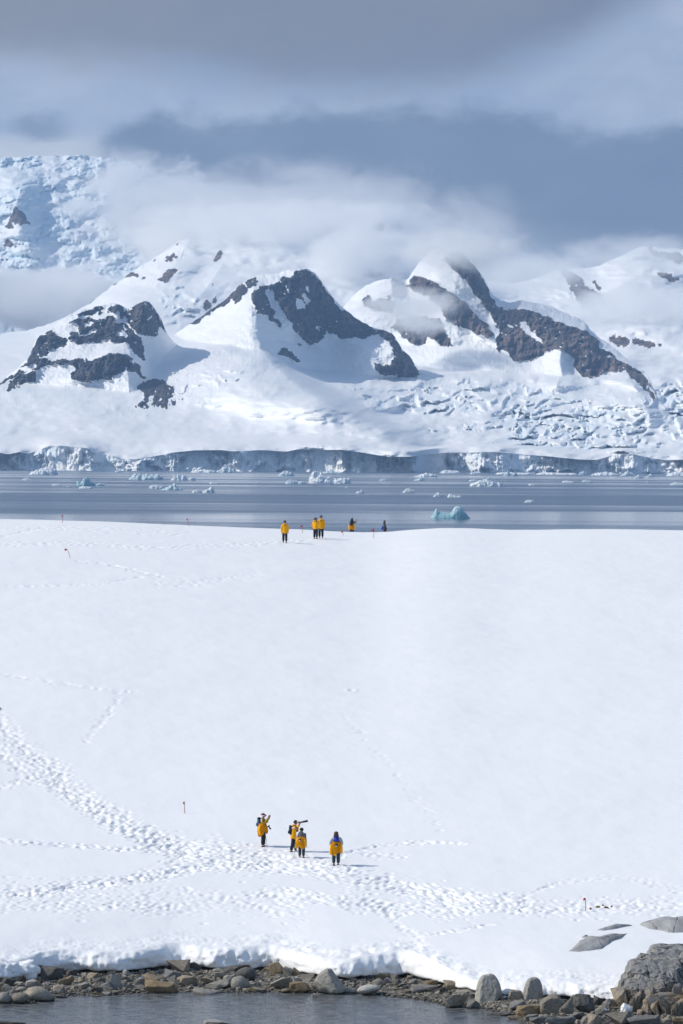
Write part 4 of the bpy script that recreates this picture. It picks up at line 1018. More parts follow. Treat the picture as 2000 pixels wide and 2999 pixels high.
def craggy(name, seed, sub=5, ncut=22, taper=0.0, lo=0.72, crack=0.05):
    r = random.Random(seed)
    bm = bmesh.new(); bmesh.ops.create_icosphere(bm, subdivisions=sub, radius=1.0)
    co = np.array([v.co for v in bm.verts])
    co = co / (np.abs(co) ** 3.2).sum(1)[:, None] ** (1 / 3.2)
    for _ in range(ncut):
        d = np.array([r.gauss(0, 1), r.gauss(0, 1), r.gauss(0, .8)]); d /= np.linalg.norm(d)
        l_ = r.uniform(lo, 1.05)
        q = co @ d; co = co - np.outer(np.clip(q - l_, 0, 9) * 0.92, d)
    n = 0.05 * fbm(co[:, 0] * 2 + seed, co[:, 1] * 2, co[:, 2] * 2, 4) + 0.02 * fbm(co[:, 0] * 9 + seed, co[:, 1] * 9, co[:, 2] * 9, 3)
    w = pnoise(co[:, 0] * 1.7 + seed * 2, co[:, 1] * 1.7, co[:, 2] * 1.1)
    w2 = pnoise(co[:, 0] * 3.1 + seed, co[:, 1] * 3.1 + 4, co[:, 2] * 2.2)
    n = n - crack * np.exp(-(w / 0.035) ** 2) - 0.6 * crack * np.exp(-(w2 / 0.05) ** 2)
    co = co * (1 + n[:, None])
    co[:, 0] *= 1 - taper * np.clip(co[:, 2], -1, 1); co[:, 1] *= 1 - taper * np.clip(co[:, 2], -1, 1)
    lo_, hi_ = co.min(0), co.max(0)
    co = 2 * (co - lo_) / (hi_ - lo_) - 1
    for v, c_ in zip(bm.verts, co): v.co = Vector(c_)
    me = bpy.data.meshes.new(name); bm.to_mesh(me); bm.free()
    return me
BIG['u'] = [craggy('rock', 301, 4, 9, 0.28, 0.70, 0.03)]
BIG['y'] = [craggy('rock', 340, 4, 8, 0.48, 0.74, 0.03)]
BIG['d'] = [craggy('rock', 310, 5, 16, 0.12, 0.78, 0.05)]
BIG['b'] = [craggy('rock', 320 + i, 4, 14, 0.08, 0.70, 0.05) for i in range(5)]
_matcache = {}
def with_mat(me, mi):
    k = (me.name, mi)
    if k not in _matcache:
        m = me.copy(); m.materials.clear(); m.materials.append(M_ST[mi]); _matcache[k] = m
    return _matcache[k]
def shore_at(px, py):
    Y = CAMZ * F / (py - 1338.0 - ROLL * (px - 1000))
    for _ in range(8):
        z = float(shore_z(np.array(float(px)), np.array(Y)))
        Y = (CAMZ - max(z, -0.05)) * F / (py - 1338.0 - ROLL * (px - 1000))
    X = ((px - 1000) + ROLL * (py - 1499.5)) / F * Y
    return Vector((X, Y, max(z, -0.1)))
CN = ['grey', 'brown', 'dark', 'pale', 'slate']; SN = {'a': 'angular', 'r': 'rounded', 's': 'slab like', 'p': 'pointed', 'u': 'tall', 'y': 'pointed', 'b': 'craggy', 'd': 'domed'}
# centre px, bottom py, width px, height px, material, shape, label (None: described by kind and place)
ROCKS = [
    (154, 2868, 78, 40, 2, 'a', 'dark wide boulder tucked under the snow lip at left'), (67, 2880, 33, 24, 2, 'a', None), (24, 2887, 36, 24, 2, 'a', None), (5, 2906, 28, 28, 1, 'a', None), (20, 2909, 30, 25, 4, 'a', None),
    (101, 2897, 54, 26, 0, 'a', None), (115, 2934, 82, 43, 1, 'r', 'rounded tan boulder at the water edge on far left'), (60, 2938, 54, 30, 0, 'r', None), (14, 2939, 44, 33, 0, 'r', None), (62, 2905, 32, 15, 3, 'r', 'small pale oval stone above the rounded tan boulder'), (40, 2913, 23, 15, 4, 'r', None), (144, 2932, 32, 14, 2, 's', None),
    (195, 2884, 45, 26, 1, 's', None), (174, 2909, 36, 24, 1, 'a', None), (212, 2861, 33, 21, 2, 'a', None), (274, 2868, 40, 18, 1, 'a', None), (246, 2897, 42, 20, 0, 'a', None), (284, 2908, 34, 18, 4, 'a', None), (294, 2880, 26, 17, 4, 'a', None), (318, 2899, 46, 24, 4, 'a', None), (338, 2899, 36, 44, 3, 's', 'upright pale slab leaning among the left rubble'), (374, 2900, 28, 23, 0, 'a', None), (406, 2902, 40, 15, 0, 's', None),
    (470, 2912, 92, 39, 1, 's', 'long flat topped brown block at the water edge'), (456, 2880, 72, 26, 1, 's', None), (415, 2890, 44, 26, 0, 'a', None), (367, 2874, 38, 16, 0, 'a', None), (345, 2852, 24, 14, 2, 'a', None), (281, 2923, 32, 12, 1, 'r', None), (313, 2919, 30, 17, 0, 'p', None), (340, 2917, 18, 13, 2, 'a', None), (369, 2918, 27, 9, 1, 'r', None), (180, 2926, 40, 11, 2, 'r', None),
    (522, 2850, 72, 39, 1, 'p', 'sunlit tan pyramid rock beneath the snow lip'), (500, 2838, 40, 30, 2, 'a', None), (571, 2845, 38, 28, 2, 'a', None), (695, 2856, 74, 31, 2, 's', 'dark tilted slab under the snow behind the black boulder'), (722, 2872, 60, 39, 2, 'r', 'blackish green mossy boulder in the middle of the shore'), (702, 2898, 52, 38, 3, 'r', 'pale round boulder below the blackish green boulder'), (813, 2858, 42, 40, 1, 'a', None), (842, 2865, 26, 35, 0, 'a', None), (869, 2862, 32, 30, 1, 'p', None), (884, 2850, 24, 20, 2, 'a', None),
    (827, 2899, 72, 36, 0, 'a', 'broad grey boulder right of the pale round boulder'), (880, 2906, 60, 30, 1, 'a', None), (905, 2881, 46, 30, 0, 'a', None), (640, 2896, 66, 25, 0, 's', None), (604, 2881, 40, 20, 1, 'a', None), (553, 2887, 62, 28, 1, 'a', None), (507, 2867, 50, 26, 4, 'a', None), (644, 2870, 32, 23, 0, 'a', None), (670, 2873, 30, 16, 3, 'a', None), (612, 2917, 94, 22, 0, 's', 'long flat grey slab lying in the shallow water'), (740, 2906, 34, 13, 1, 's', None), (760, 2906, 40, 13, 0, 's', None), (837, 2908, 28, 13, 1, 'r', None), (741, 2892, 22, 15, 0, 'a', None), (648, 2847, 50, 12, 3, 's', None), (871, 2880, 26, 20, 3, 'a', None),
    (961, 2906, 94, 68, 3, 'y', 'large pale pyramid boulder at the water edge in the middle'), (1022, 2913, 48, 20, 0, 'r', 'smooth grey oval stone right of the pale pyramid boulder'), (1081, 2911, 66, 26, 3, 'r', 'pale smooth boulder like a loaf beside the gravel spit'), (1110, 2896, 38, 30, 0, 'r', None), (1120, 2868, 46, 18, 1, 's', None), (1140, 2882, 28, 18, 4, 'a', None), (1156, 2871, 25, 20, 4, 'a', None), (1032, 2892, 30, 15, 0, 'a', None), (1068, 2887, 44, 15, 2, 's', None), (1082, 2874, 28, 18, 2, 'a', None), (1014, 2886, 20, 18, 2, 'a', None),
    (1240, 2909, 72, 24, 4, 's', None), (1277, 2909, 42, 24, 2, 's', None), (1215, 2882, 30, 14, 4, 'a', None), (1265, 2890, 38, 20, 1, 'a', None), (1325, 2903, 50, 33, 1, 's', 'tan cube shaped rock below the snow drift'), (1338, 2950, 60, 35, 1, 's', 'brown brick shaped block at the water edge'), (1290, 2914, 40, 22, 2, 'a', None), (1385, 2951, 36, 22, 4, 'a', None), (1362, 2920, 80, 24, 0, 's', None), (1132, 2931, 20, 7, 1, 's', 'small orange brown stone alone in the water'), (1198, 2912, 22, 11, 1, 'a', None), (1300, 2935, 30, 18, 2, 'a', None), (1365, 2938, 36, 18, 4, 'a', None), (1180, 2893, 40, 12, 2, 's', None),
    (1434, 2952, 84, 102, 3, 'u', 'tall upright grey boulder standing against the snow edge'), (1564, 2930, 60, 68, 0, 'u', 'domed grey boulder half set in the snow edge'), (1510, 2932, 36, 32, 1, 'p', None), (1547, 2923, 32, 20, 1, 's', None), (1620, 2972, 76, 56, 0, 'b', 'jointed grey boulder split by vertical cracks'), (1660, 2973, 42, 48, 0, 'p', 'pointed grey rock leaning on the jointed boulder'), (1710, 2967, 56, 57, 2, 'b', 'dark angular boulder under the right snow edge'), (1685, 2945, 30, 30, 0, 'a', None), (1753, 2945, 30, 28, 2, 'a', None),
    (1548, 2976, 66, 33, 1, 'a', 'tan wedge rock left of the jointed boulder'), (1522, 2960, 50, 30, 4, 'a', None), (1466, 2978, 72, 16, 2, 's', None), (1514, 2989, 50, 15, 1, 's', None), (1556, 2992, 40, 22, 4, 'a', None), (1578, 3006, 52, 28, 4, 's', None), (1642, 3006, 90, 32, 4, 's', 'broad slate slab at the bottom picture edge'), (1715, 3004, 34, 26, 0, 'a', None), (1745, 3006, 46, 36, 1, 'a', None), (1812, 3005, 76, 40, 0, 'p', 'low grey pyramid rock with a snow patch beside it'), (1777, 2957, 26, 32, 0, 's', None), (1797, 2950, 22, 24, 4, 'a', None), (1886, 3006, 102, 32, 4, 's', 'long slate slab below the large outcrop'), (1947, 3004, 36, 20, 1, 'a', None), (1992, 3004, 42, 24, 1, 'a', None),
    (1760, 2975, 30, 22, 0, 'a', None), (1735, 2985, 26, 18, 0, 'a', None), (1590, 2945, 30, 22, 2, 'a', None), (1480, 2950, 34, 20, 4, 's', None), (1500, 2968, 40, 14, 4, 's', None), (1690, 2985, 40, 20, 4, 'a', None), (1845, 2985, 30, 22, 0, 'a', None),
    (25, 3004, 110, 16, 2, 's', 'dark rock tip breaking the water at bottom left'), (642, 3010, 96, 22, 0, 'a', 'pale rock top breaking the water at bottom edge'),
]
rr = random.Random(5)
_count = {}
ORD = ['first', 'second', 'third', 'fourth', 'fifth', 'sixth', 'seventh', 'eighth', 'ninth', 'tenth', 'eleventh', 'twelfth', 'thirteenth', 'fourteenth']
ROCKS.sort(key=lambda r: r[0])
for px, pb, w, h, mi, sh, lab in ROCKS:
    p = shore_at(px, pb)
    k = p.y / F
    big = BIG[sh]; me = with_mat(big[rr.randrange(len(big))], mi)
    o = bpy.data.objects.new('boulder' if w >= 50 else 'rock', me); COL.objects.link(o)
    sx, sz = w * k / 2, h * k / 2
    sy = sx * rr.uniform(0.75, 1.0)
    sink = 0.16
    o.scale = (sx * 1.04, sy, sz * (1 + sink))
    o.location = (p.x, p.y + sy * 0.7, p.z + sz * (1 - sink))
    o.rotation_euler = (rr.uniform(-.1, .1), rr.uniform(-.12, .12), rr.choice([0, math.pi]) + rr.uniform(-.35, .35))
    if lab is None:
        zone = 'under the snow lip' if pb < 2872 else ('in the middle of the rubble' if pb < 2900 else ('by the water' if px < 1480 else 'of the right hand rubble'))
        size = 'large' if w >= 50 else ('medium' if w >= 32 else 'small')
        kk = (size, CN[mi], SN[sh], zone)
        _count[kk] = _count.get(kk, 0) + 1
        lab = '%s %s %s rock %s, %s such from left' % (size, CN[mi], SN[sh], zone, ORD[min(13, _count[kk] - 1)])
    tag(o, lab, 'rock', 'rocks along the shore')
# loose small stones, each its own object
SMALL = [hull_mesh('stone', 200 + i, 11, 0.6, 0) for i in range(8)]
for i in range(295):
    while True:
        px = rr.uniform(-10, 1990)
        yw, yl = float(y_water(np.array(px))), float(y_lip(np.array(px)))
        f = rr.betavariate(1.25, 1.5) * 1.02
        Y = yw + (yl - yw) * f
        z = float(shore_z(np.array(px), np.array(Y)))
        py = 1338 + ROLL * (px - 1000) + (CAMZ - z) / Y * F
        if py < 3000 and not (1150 < px < 1270 and py > 2898 and rr.random() < 0.9): break
    w = rr.choice((rr.uniform(9, 18), rr.uniform(14, 32))); k = Y / F
    me = with_mat(SMALL[rr.randrange(8)], rr.choice([0, 0, 1, 1, 3, 4, 4, 2]))
    o = bpy.data.objects.new('stone', me); COL.objects.link(o)
    sx = w * k / 2
    o.scale = (sx, sx * rr.uniform(.6, 1), sx * rr.uniform(.4, .8))
    o.location = ((px - 1000) * k, Y, z + o.scale[2] * 0.55)
    o.rotation_euler = (rr.uniform(-.4, .4), rr.uniform(-.4, .4), rr.uniform(0, 6.3))
    tag(o, 'small loose stone lying in the rubble of the shore', 'stone', 'small loose stones of the shore rubble')
# fine gravel between them: one mass
src = []
for m in SMALL[:5]:
    v = np.array([x.co for x in m.vertices]); f = [list(p.vertices) for p in m.polygons if len(p.vertices) == 3]
    src.append((v, np.array(f)))
Vs, Fs, off = [], [], 0
gr = np.random.default_rng(9)
for i in range(5200):
    px = gr.uniform(-100, 2100); yw, yl = float(np.interp(px, *np.array(WEDGE).T)), float(np.interp(px, *np.array(LIP).T))
    yw = CAMZ * F / (yw - 1338 - ROLL * (px - 1000)); yl = (CAMZ - ZB) * F / (yl - 1338 - ROLL * (px - 1000))
    Y = yw - 0.6 + (yl - yw + 1.6) * gr.random()
    z = float(shore_z(np.array(px), np.array(Y)))
    v, f = src[i % 5]
    s = gr.uniform(0.035, 0.12) * np.array([1, gr.uniform(.6, 1), gr.uniform(.4, .8)])
    a = gr.uniform(0, 6.3); R = np.array([[math.cos(a), -math.sin(a), 0], [math.sin(a), math.cos(a), 0], [0, 0, 1]])
    Vs.append((v * s) @ R.T + np.array([(px - 1000) / F * Y, Y, z + s[2] * 0.5])); Fs.append(f + off); off += len(v)
gravel = mesh_np('gravel', np.concatenate(Vs), np.concatenate(Fs), M_ST[0], smooth=False)
tag(gravel, 'fine grey gravel filling the gaps between shore rocks', 'gravel', kind='stuff')

# right-hand outcrop: one mass of jointed blocks
t = NT('outcrop_rock'); c = t.coord()
n1 = t.noise(c, 1.1, 5, 0.6); n2 = t.noise(c, 16, 4, 0.75); n3 = t.noise(t.coord('Object', (1, 1, 0.25)), 2.4, 5, 0.6, 0.8); n4 = t.noise(c, 0.8, 3)
ge = t.node('ShaderNodeNewGeometry'); spz = t.node('ShaderNodeSeparateXYZ'); t.l.new(ge.outputs['Position'], spz.inputs[0])
low = t.rng(spz.outputs[2], 1.7, 0.6)
col = t.mix(t.rng(n1, 0.3, 0.7), (0.20, 0.20, 0.195), (0.40, 0.39, 0.375))
col = t.mix(t.math('MULTIPLY', low, t.rng(n3, 0.35, 0.6)), col, (0.36, 0.265, 0.15))
lich = t.math('MULTIPLY', t.rng(t.math('MULTIPLY_ADD', n1, 0.3, t.math('MULTIPLY', n2, 0.7)), 0.46, 0.56), t.rng(n4, 0.40, 0.56))
col = t.mix(t.math('MULTIPLY', lich, 0.85), col, (0.022, 0.022, 0.024))
col = t.mix(t.math('MULTIPLY', t.rng(n3, 0.64, 0.70), t.math('MULTIPLY', low, 0.7)), col, (0.40, 0.22, 0.05))
crk = t.math('ADD', t.vor(t.coord('Object', (0.9, 0.9, 0.5)), 1.0, 'DISTANCE_TO_EDGE'), t.math('MULTIPLY_ADD', t.noise(c, 2.5, 5, 0.65), 0.22, -0.085))
col = t.mix(t.rng(crk, 0.035, 0.01), col, (0.03, 0.03, 0.03))
M_OUT = t.bsdf(col, 0.85, t.bump(t.math('ADD', t.math('ADD', n3, t.math('MULTIPLY', n2, 0.25)), t.rng(crk, 0.0, 0.05)), 0.8, 0.12), 0.3)
oc = shore_at(1930, 2960)
outc = empty('rock_outcrop', (oc.x, 246.0, 0.0))
tag(outc, 'large jointed grey and ochre rock outcrop with lichen at right edge', 'outcrop')
BLOCKS = [(1935, 2800, 250, 247.6, 5.0, 'd'), (1905, 2862, 190, 245.6, 3.0, 'd'), (1950, 2905, 190, 244.2, 2.0, 'b'), (2000, 2768, 270, 250.5, 7.0, 'd'), (1905, 2795, 120, 248.4, 3.8, 'b'), (1862, 2830, 80, 247.4, 2.8, 'b'), (1838, 2862, 66, 246.2, 2.2, 'b'), (1820, 2886, 50, 245.2, 1.8, 's'), (1890, 2845, 80, 246.0, 2.2, 'b'), (1866, 2896, 46, 244.2, 1.4, 's'), (1903, 2890, 52, 244.2, 1.6, 'b'), (1893, 2940, 30, 243.2, 1.0, 's'), (1922, 2930, 34, 243.3, 1.0, 's'), (1950, 2918, 46, 243.4, 1.3, 's'), (1986, 2918, 46, 243.2, 1.4, 's'), (2046, 2870, 84, 243.6, 2.2, 'b'), (1955, 2838, 80, 246.2, 2.0, 'b'), (1992, 2880, 54, 244.6, 1.4, 'b'), (1945, 2790, 120, 248.0, 3.0, 'b'), (2040, 2785, 120, 247.4, 3.5, 'b'), (1850, 2940, 26, 243.6, 0.9, 'a'), (1875, 2955, 22, 243.0, 0.8, 'a')]
for i, (cx, tp, w, Y, dep, sh) in enumerate(BLOCKS):
    k = Y / F
    top = unproj(cx, tp, Y)
    x, zt = float(top[0]), float(top[1])
    zb = -0.15
    me = BIG[sh][i % len(BIG[sh])].copy(); me.materials.clear(); me.materials.append(M_OUT)
    o = bpy.data.objects.new('rock_block', me); COL.objects.link(o); o.parent = outc
    o.scale = (w * k / 2 * 1.06, dep / 2, (zt - zb) / 2)
    o.location = (x - outc.location.x, Y - outc.location.y, (zt + zb) / 2)
    o.rotation_euler = (0.05 * rr.uniform(-1, 1), 0.08 * rr.uniform(-1, 1), rr.uniform(-.2, .2))

# smooth bedrock slabs showing through the snow
t = NT('bedrock_slab'); c = t.coord()
n1 = t.noise(t.coord('Object', (1, 0.35, 1)), 1.6, 5, 0.6, 0.6); n2 = t.noise(c, 12, 4, 0.7)
col = t.mix(t.rng(n1, 0.3, 0.7), (0.30, 0.305, 0.31), (0.44, 0.445, 0.445))
vo = t.vor(t.coord('Object', (0.55, 0.25, 0.5)), 1.0, 'DISTANCE_TO_EDGE')
vo = t.math('ADD', vo, t.math('MULTIPLY_ADD', t.noise(c, 3.0, 4, 0.6), 0.12, -0.045))
col = t.mix(t.math('MULTIPLY', t.rng(vo, 0.03, 0.0), 0.8), col, (0.07, 0.07, 0.07))
col = t.mix(t.math('MULTIPLY', t.rng(n2, 0.56, 0.64), 0.5), col, (0.10, 0.10, 0.10))
M_SLAB = t.bsdf(col, 0.8, t.bump(t.math('ADD', n1, t.math('ADD', n2, t.rng(vo, 0, 0.05))), 0.6, 0.05), 0.3)
def slab(label, poly, bulge):
    P = [ground(x, y) for x, y in poly]
    cx = sum(p.x for p in P) / len(P); cyy = sum(p.y for p in P) / len(P)
    # dense outline
    out = []
    for i in range(len(P)):
        a, b = P[i], P[(i + 1) % len(P)]
        for j in range(8): out.append(a.lerp(b, j / 8))
    n = len(out); rings = 10
    V, Fc = [], []
    for r in range(rings):
        f = r / (rings - 1)
        for p in out:
            x = p.x + (cx - p.x) * f; y = p.y + (cyy - p.y) * f
            px = 1000 + x / y * F
            z = float(snow_top(np.array(px), np.array(y)))
            hgt = bulge * (math.sqrt(max(0, 1 - (1 - f) ** 2)))
            V.append((x, y, z - 0.16 + hgt * (1 + 0.25 * float(pnoise(x * 1.2, y * 0.7))) + 0.03 * float(fbm(x * 3, y * 2, 0, 2))))
    for r in range(rings - 1):
        for i in range(n): Fc.append((r * n + i, r * n + (i + 1) % n, (r + 1) * n + (i + 1) % n, (r + 1) * n + i))
    o = mesh_py('bedrock_slab', V, Fc, M_SLAB, None, True)
    tag(o, label, 'rock slab', 'bedrock slabs showing through the snow')
slab('smooth grey bedrock slab like a whale back in the snow', [(1657, 2788), (1672, 2776), (1690, 2757), (1710, 2745), (1750, 2743), (1800, 2732), (1848, 2731), (1830, 2745), (1800, 2756), (1790, 2765), (1766, 2781), (1720, 2788), (1690, 2791)], 0.36)
slab('thin grey bedrock strip uphill of the whale back slab', [(1740, 2726), (1775, 2716), (1820, 2707), (1864, 2709), (1830, 2716), (1790, 2725), (1760, 2728)], 0.30)
slab('cracked grey bedrock slab cut by the right picture edge', [(1868, 2709), (1890, 2700), (1920, 2694), (2060, 2690), (2100, 2733), (1960, 2733), (1935, 2726), (1895, 2720)], 0.5)
slab('tiny grey rock tip beside the whale back slab', [(1698, 2749), (1712, 2741), (1725, 2740), (1718, 2748)], 0.24)
# bare brown patch beside the red flag
M_SOIL = plain('brown_soil', (0.16, 0.085, 0.03), 0.9, 0.4, 14.0, 0.2, 0.03)
for i, (a, b, w) in enumerate([(1731, 2662, 8), (1752, 2657, 12), (1776, 2658, 17), (1792, 2655, 8), (1766, 2653, 8)]):
    p = ground(a, b); k = p.y / F
    me = with_mat(SMALL[i], 1).copy(); me.materials.clear(); me.materials.append(M_SOIL)
    o = bpy.data.objects.new('brown_stone', me); COL.objects.link(o)
    o.location = (p.x, p.y, p.z - 0.02); o.scale = (w * k / 2, w * k * 0.6, 0.09); o.rotation_euler = (0.1, 0.1, i)
    tag(o, 'brown bare %s right of the red flag marker' % ['clod furthest left', 'clod second from left', 'wide clod in the middle', 'clod furthest right', 'clod furthest uphill'][i], 'clod', 'brown clods melting out of the snow')
p = ground(4, 2077)
o = bpy.data.objects.new('rock', with_mat(BIG['r'][1], 0)); COL.objects.link(o)
o.location = (p.x - 0.15, p.y, p.z); o.scale = (0.17, 0.3, 0.13)
tag(o, 'lone grey rock poking through snow at the left picture edge', 'rock')

# lumps of fallen snow on the shore
def snow_lump(label, px, pb, w, h, seed, Yoff=0.0):
    bm = bmesh.new(); bmesh.ops.create_icosphere(bm, subdivisions=4, radius=1.0)
    co = np.array([v.co for v in bm.verts])
    n = 0.34 * fbm(co[:, 0] * 1.3 + seed, co[:, 1] * 1.3, co[:, 2] * 1.3, 3) + 0.08 * fbm(co[:, 0] * 5 + seed, co[:, 1] * 5, co[:, 2] * 5, 2)
    for v, d in zip(bm.verts, n): v.co *= 1 + d
    p = shore_at(px, pb); k = p.y / F
    o = bm_obj('snow_lump', bm, M_SNOW, None, True)
    o.scale = (w * k / 2, w * k / 2 * 0.8, h * k / 2 * 1.1); o.location = (p.x, p.y + Yoff + w * k * 0.3, p.z + h * k / 2 * 0.9)
    tag(o, label, 'snow lump', 'lumps of fallen snow along the shore')
snow_lump('big rounded snow block fallen beside the pale pyramid boulder', 948, 2852, 108, 56, 1.0)
snow_lump('lumpy snow heap on the shore at the left edge', 75, 2872, 80, 56, 2.0)
snow_lump('lower snow heap touching the left picture edge', 15, 2874, 90, 60, 3.0)
snow_lump('snow block with flat top overhanging the left rubble', 380, 2842, 120, 60, 4.0, 0.5)
snow_lump('jagged snow block right of the gravel spit', 1285, 2872, 66, 50, 5.0)
snow_lump('snow block beside the tan cube shaped rock', 1335, 2876, 80, 52, 6.0, 0.5)
snow_lump('snow slumped against right side of the tall upright boulder', 1492, 2916, 60, 46, 7.0)
snow_lump('small snow scrap under the tall upright boulder', 1478, 2931, 26, 14, 8.0)
snow_lump('small white snow scrap on the gravel spit', 1197, 2857, 30, 11, 9.0)
snow_lump('snow patch beside the low grey pyramid rock', 1832, 2972, 32, 34, 10.0, -0.6)
snow_lump('snow lump above the gravel spit', 1175, 2838, 80, 44, 11.0, 0.3)
snow_lump('snow lump at the foot of the large outcrop', 1775, 2926, 50, 26, 12.0)
snow_lump('small snow scrap left of the low grey pyramid rock', 1768, 2962, 22, 10, 13.0, -0.4)
snow_lump('broken snow mound behind the shore pebbles in the middle', 1045, 2852, 100, 46, 14.0, 0.2)

# ------------------------------------------------------------------ route marker flags
M_POLE = plain('marker_pole_red', (0.42, 0.06, 0.09), 0.5)
M_FLAG = plain('marker_flag_red', (0.55, 0.015, 0.03), 0.7)
M_FLAGP = plain('marker_flag_pink', (0.62, 0.05, 0.16), 0.7)
def tube(bm, pts, rad, n=8):
    """tapered tube through pts"""
    rings = []
    for i, p in enumerate(pts):
        p = Vector(p)
        d = (Vector(pts[min(i + 1, len(pts) - 1)]) - Vector(pts[max(i - 1, 0)])).normalized()
        a = d.orthogonal().normalized(); b = d.cross(a)
        r = rad[i] if isinstance(rad, (list, tuple)) else rad
        rings.append([bm.verts.new(p + (a * math.cos(2 * math.pi * j / n) + b * math.sin(2 * math.pi * j / n)) * r) for j in range(n)])
    for A, B in zip(rings[:-1], rings[1:]):
        for j in range(n): bm.faces.new((A[j], A[(j + 1) % n], B[(j + 1) % n], B[j]))
    bm.faces.new(rings[0][::-1]); bm.faces.new(rings[-1])
def marker(label, px, pyb, pyt, tilt_px=0.0, flag=(9, 8), mat=None, Y=None):
    if Y is None: p = ground(px, pyb)
    else:
        p = at(px, pyb, Y)
    k = p.y / F
    h = (pyb - pyt) * k
    r = empty('flag_marker', p)
    top = Vector((tilt_px * k, 0, h))
    bm = bmesh.new(); tube(bm, [(0, 0, -0.35), tuple(top * 0.5), tuple(top)], [0.018, 0.017, 0.014], 8)
    bm_obj('pole', bm, M_POLE, r, True)
    if flag:
        w, hh_ = flag[0] * k, flag[1] * k
        V, Fc = [], []
        nx = 7
        for side in (0, 1):
            for i in range(nx):
                u = i / (nx - 1)
                for vv in (0, 1):
                    V.append((top.x - w * u, 0.02 * math.sin(u * 5) + 0.012 * side - 0.006, top.z + 0.02 - hh_ * (vv * (0.9 + 0.1 * u)) - 0.04 * u))
        m = nx * 2
        for i in range(nx - 1):
            a = i * 2
            Fc += [(a, a + 1, a + 3, a + 2), (m + a, m + a + 2, m + a + 3, m + a + 1), (a, a + 2, m + a + 2, m + a), (a + 1, m + a + 1, m + a + 3, a + 3)]
        Fc += [(0, m, m + 1, 1), (m - 2, m - 1, 2 * m - 1, 2 * m - 2)]
        mesh_py('flag', V, Fc, mat or M_FLAG, r)
    tag(r, label, 'flag', 'red route marker flags in the snow')
marker('red flag on thin pole beside the brown clods', 1717, 2666, 2630, -2, (6, 7))
marker('thin red pole with small flag left of the four near hikers', 542, 2382, 2348, -1, (4, 7))
marker('tilted red flag pole on the trodden snow at upper left', 210, 1634, 1607, -14, (6, 6))
marker('thin red pole on the snow crest at far left', 183, 1532, 1508, 2, (3, 6), M_FLAGP)
marker('leaning red pole on the crest left of the hikers', 555, 1541, 1518, -5, (3, 6), M_FLAGP)
marker('pink red flag pole between the lone man and the pair', 887, 1560, 1538, -1, (5, 6), M_FLAGP)
marker('short pink red flag left of the photographing woman', 1006, 1569, 1555, -1, (5, 5), M_FLAGP)
marker('tall pink red marker left of the dark dressed hiker', 1095, 1576, 1549, 1, (6, 8), M_FLAGP)

# ------------------------------------------------------------------ people
M_SKIN = plain('skin', (0.50, 0.30, 0.22), 0.55, 0.05)
M_YEL = plain('parka_yellow', (0.94, 0.43, 0.003), 0.7, 0.10, 9.0, 0.2, 0.01)
M_OLIVE = plain('shirt_ochre', (0.42, 0.27, 0.02), 0.8, 0.12, 9.0, 0.2)
M_BLACK = plain('trousers_black', (0.018, 0.019, 0.024), 0.8, 0.2)
M_NAVY = plain('trousers_navy', (0.014, 0.018, 0.034), 0.8, 0.2)
M_TEAL = plain('trousers_teal_grey', (0.028, 0.050, 0.062), 0.8, 0.2)
M_GREY = plain('fleece_grey', (0.14, 0.15, 0.17), 0.85, 0.12)
M_DGREY = plain('jacket_charcoal', (0.045, 0.048, 0.055), 0.85, 0.15)
M_LGREY = plain('shirt_pale_grey', (0.45, 0.46, 0.47), 0.85, 0.08)
M_BLUE = plain('bag_blue', (0.02, 0.05, 0.42), 0.65, 0.15)
M_PACKB = plain('pack_steel_blue', (0.07, 0.13, 0.24), 0.7, 0.2)
M_PACKN = plain('pack_navy', (0.016, 0.022, 0.055), 0.7, 0.2)
M_HAIRD = plain('hair_dark', (0.025, 0.017, 0.014), 0.6, 0.3, 30)
M_HAIRB = plain('hair_brown', (0.11, 0.055, 0.032), 0.6, 0.3, 30)
M_RED = plain('scarf_red', (0.55, 0.01, 0.06), 0.8)
M_WHITE = plain('white_patch', (0.75, 0.75, 0.74), 0.6)
M_CAM = plain('camera_black', (0.02, 0.02, 0.022), 0.4)
M_METAL = plain('pole_aluminium', (0.35, 0.36, 0.38), 0.35)
M_EYE = plain('eye_dark', (0.02, 0.016, 0.014), 0.3)
M_LIP = plain('mouth', (0.32, 0.12, 0.10), 0.5)
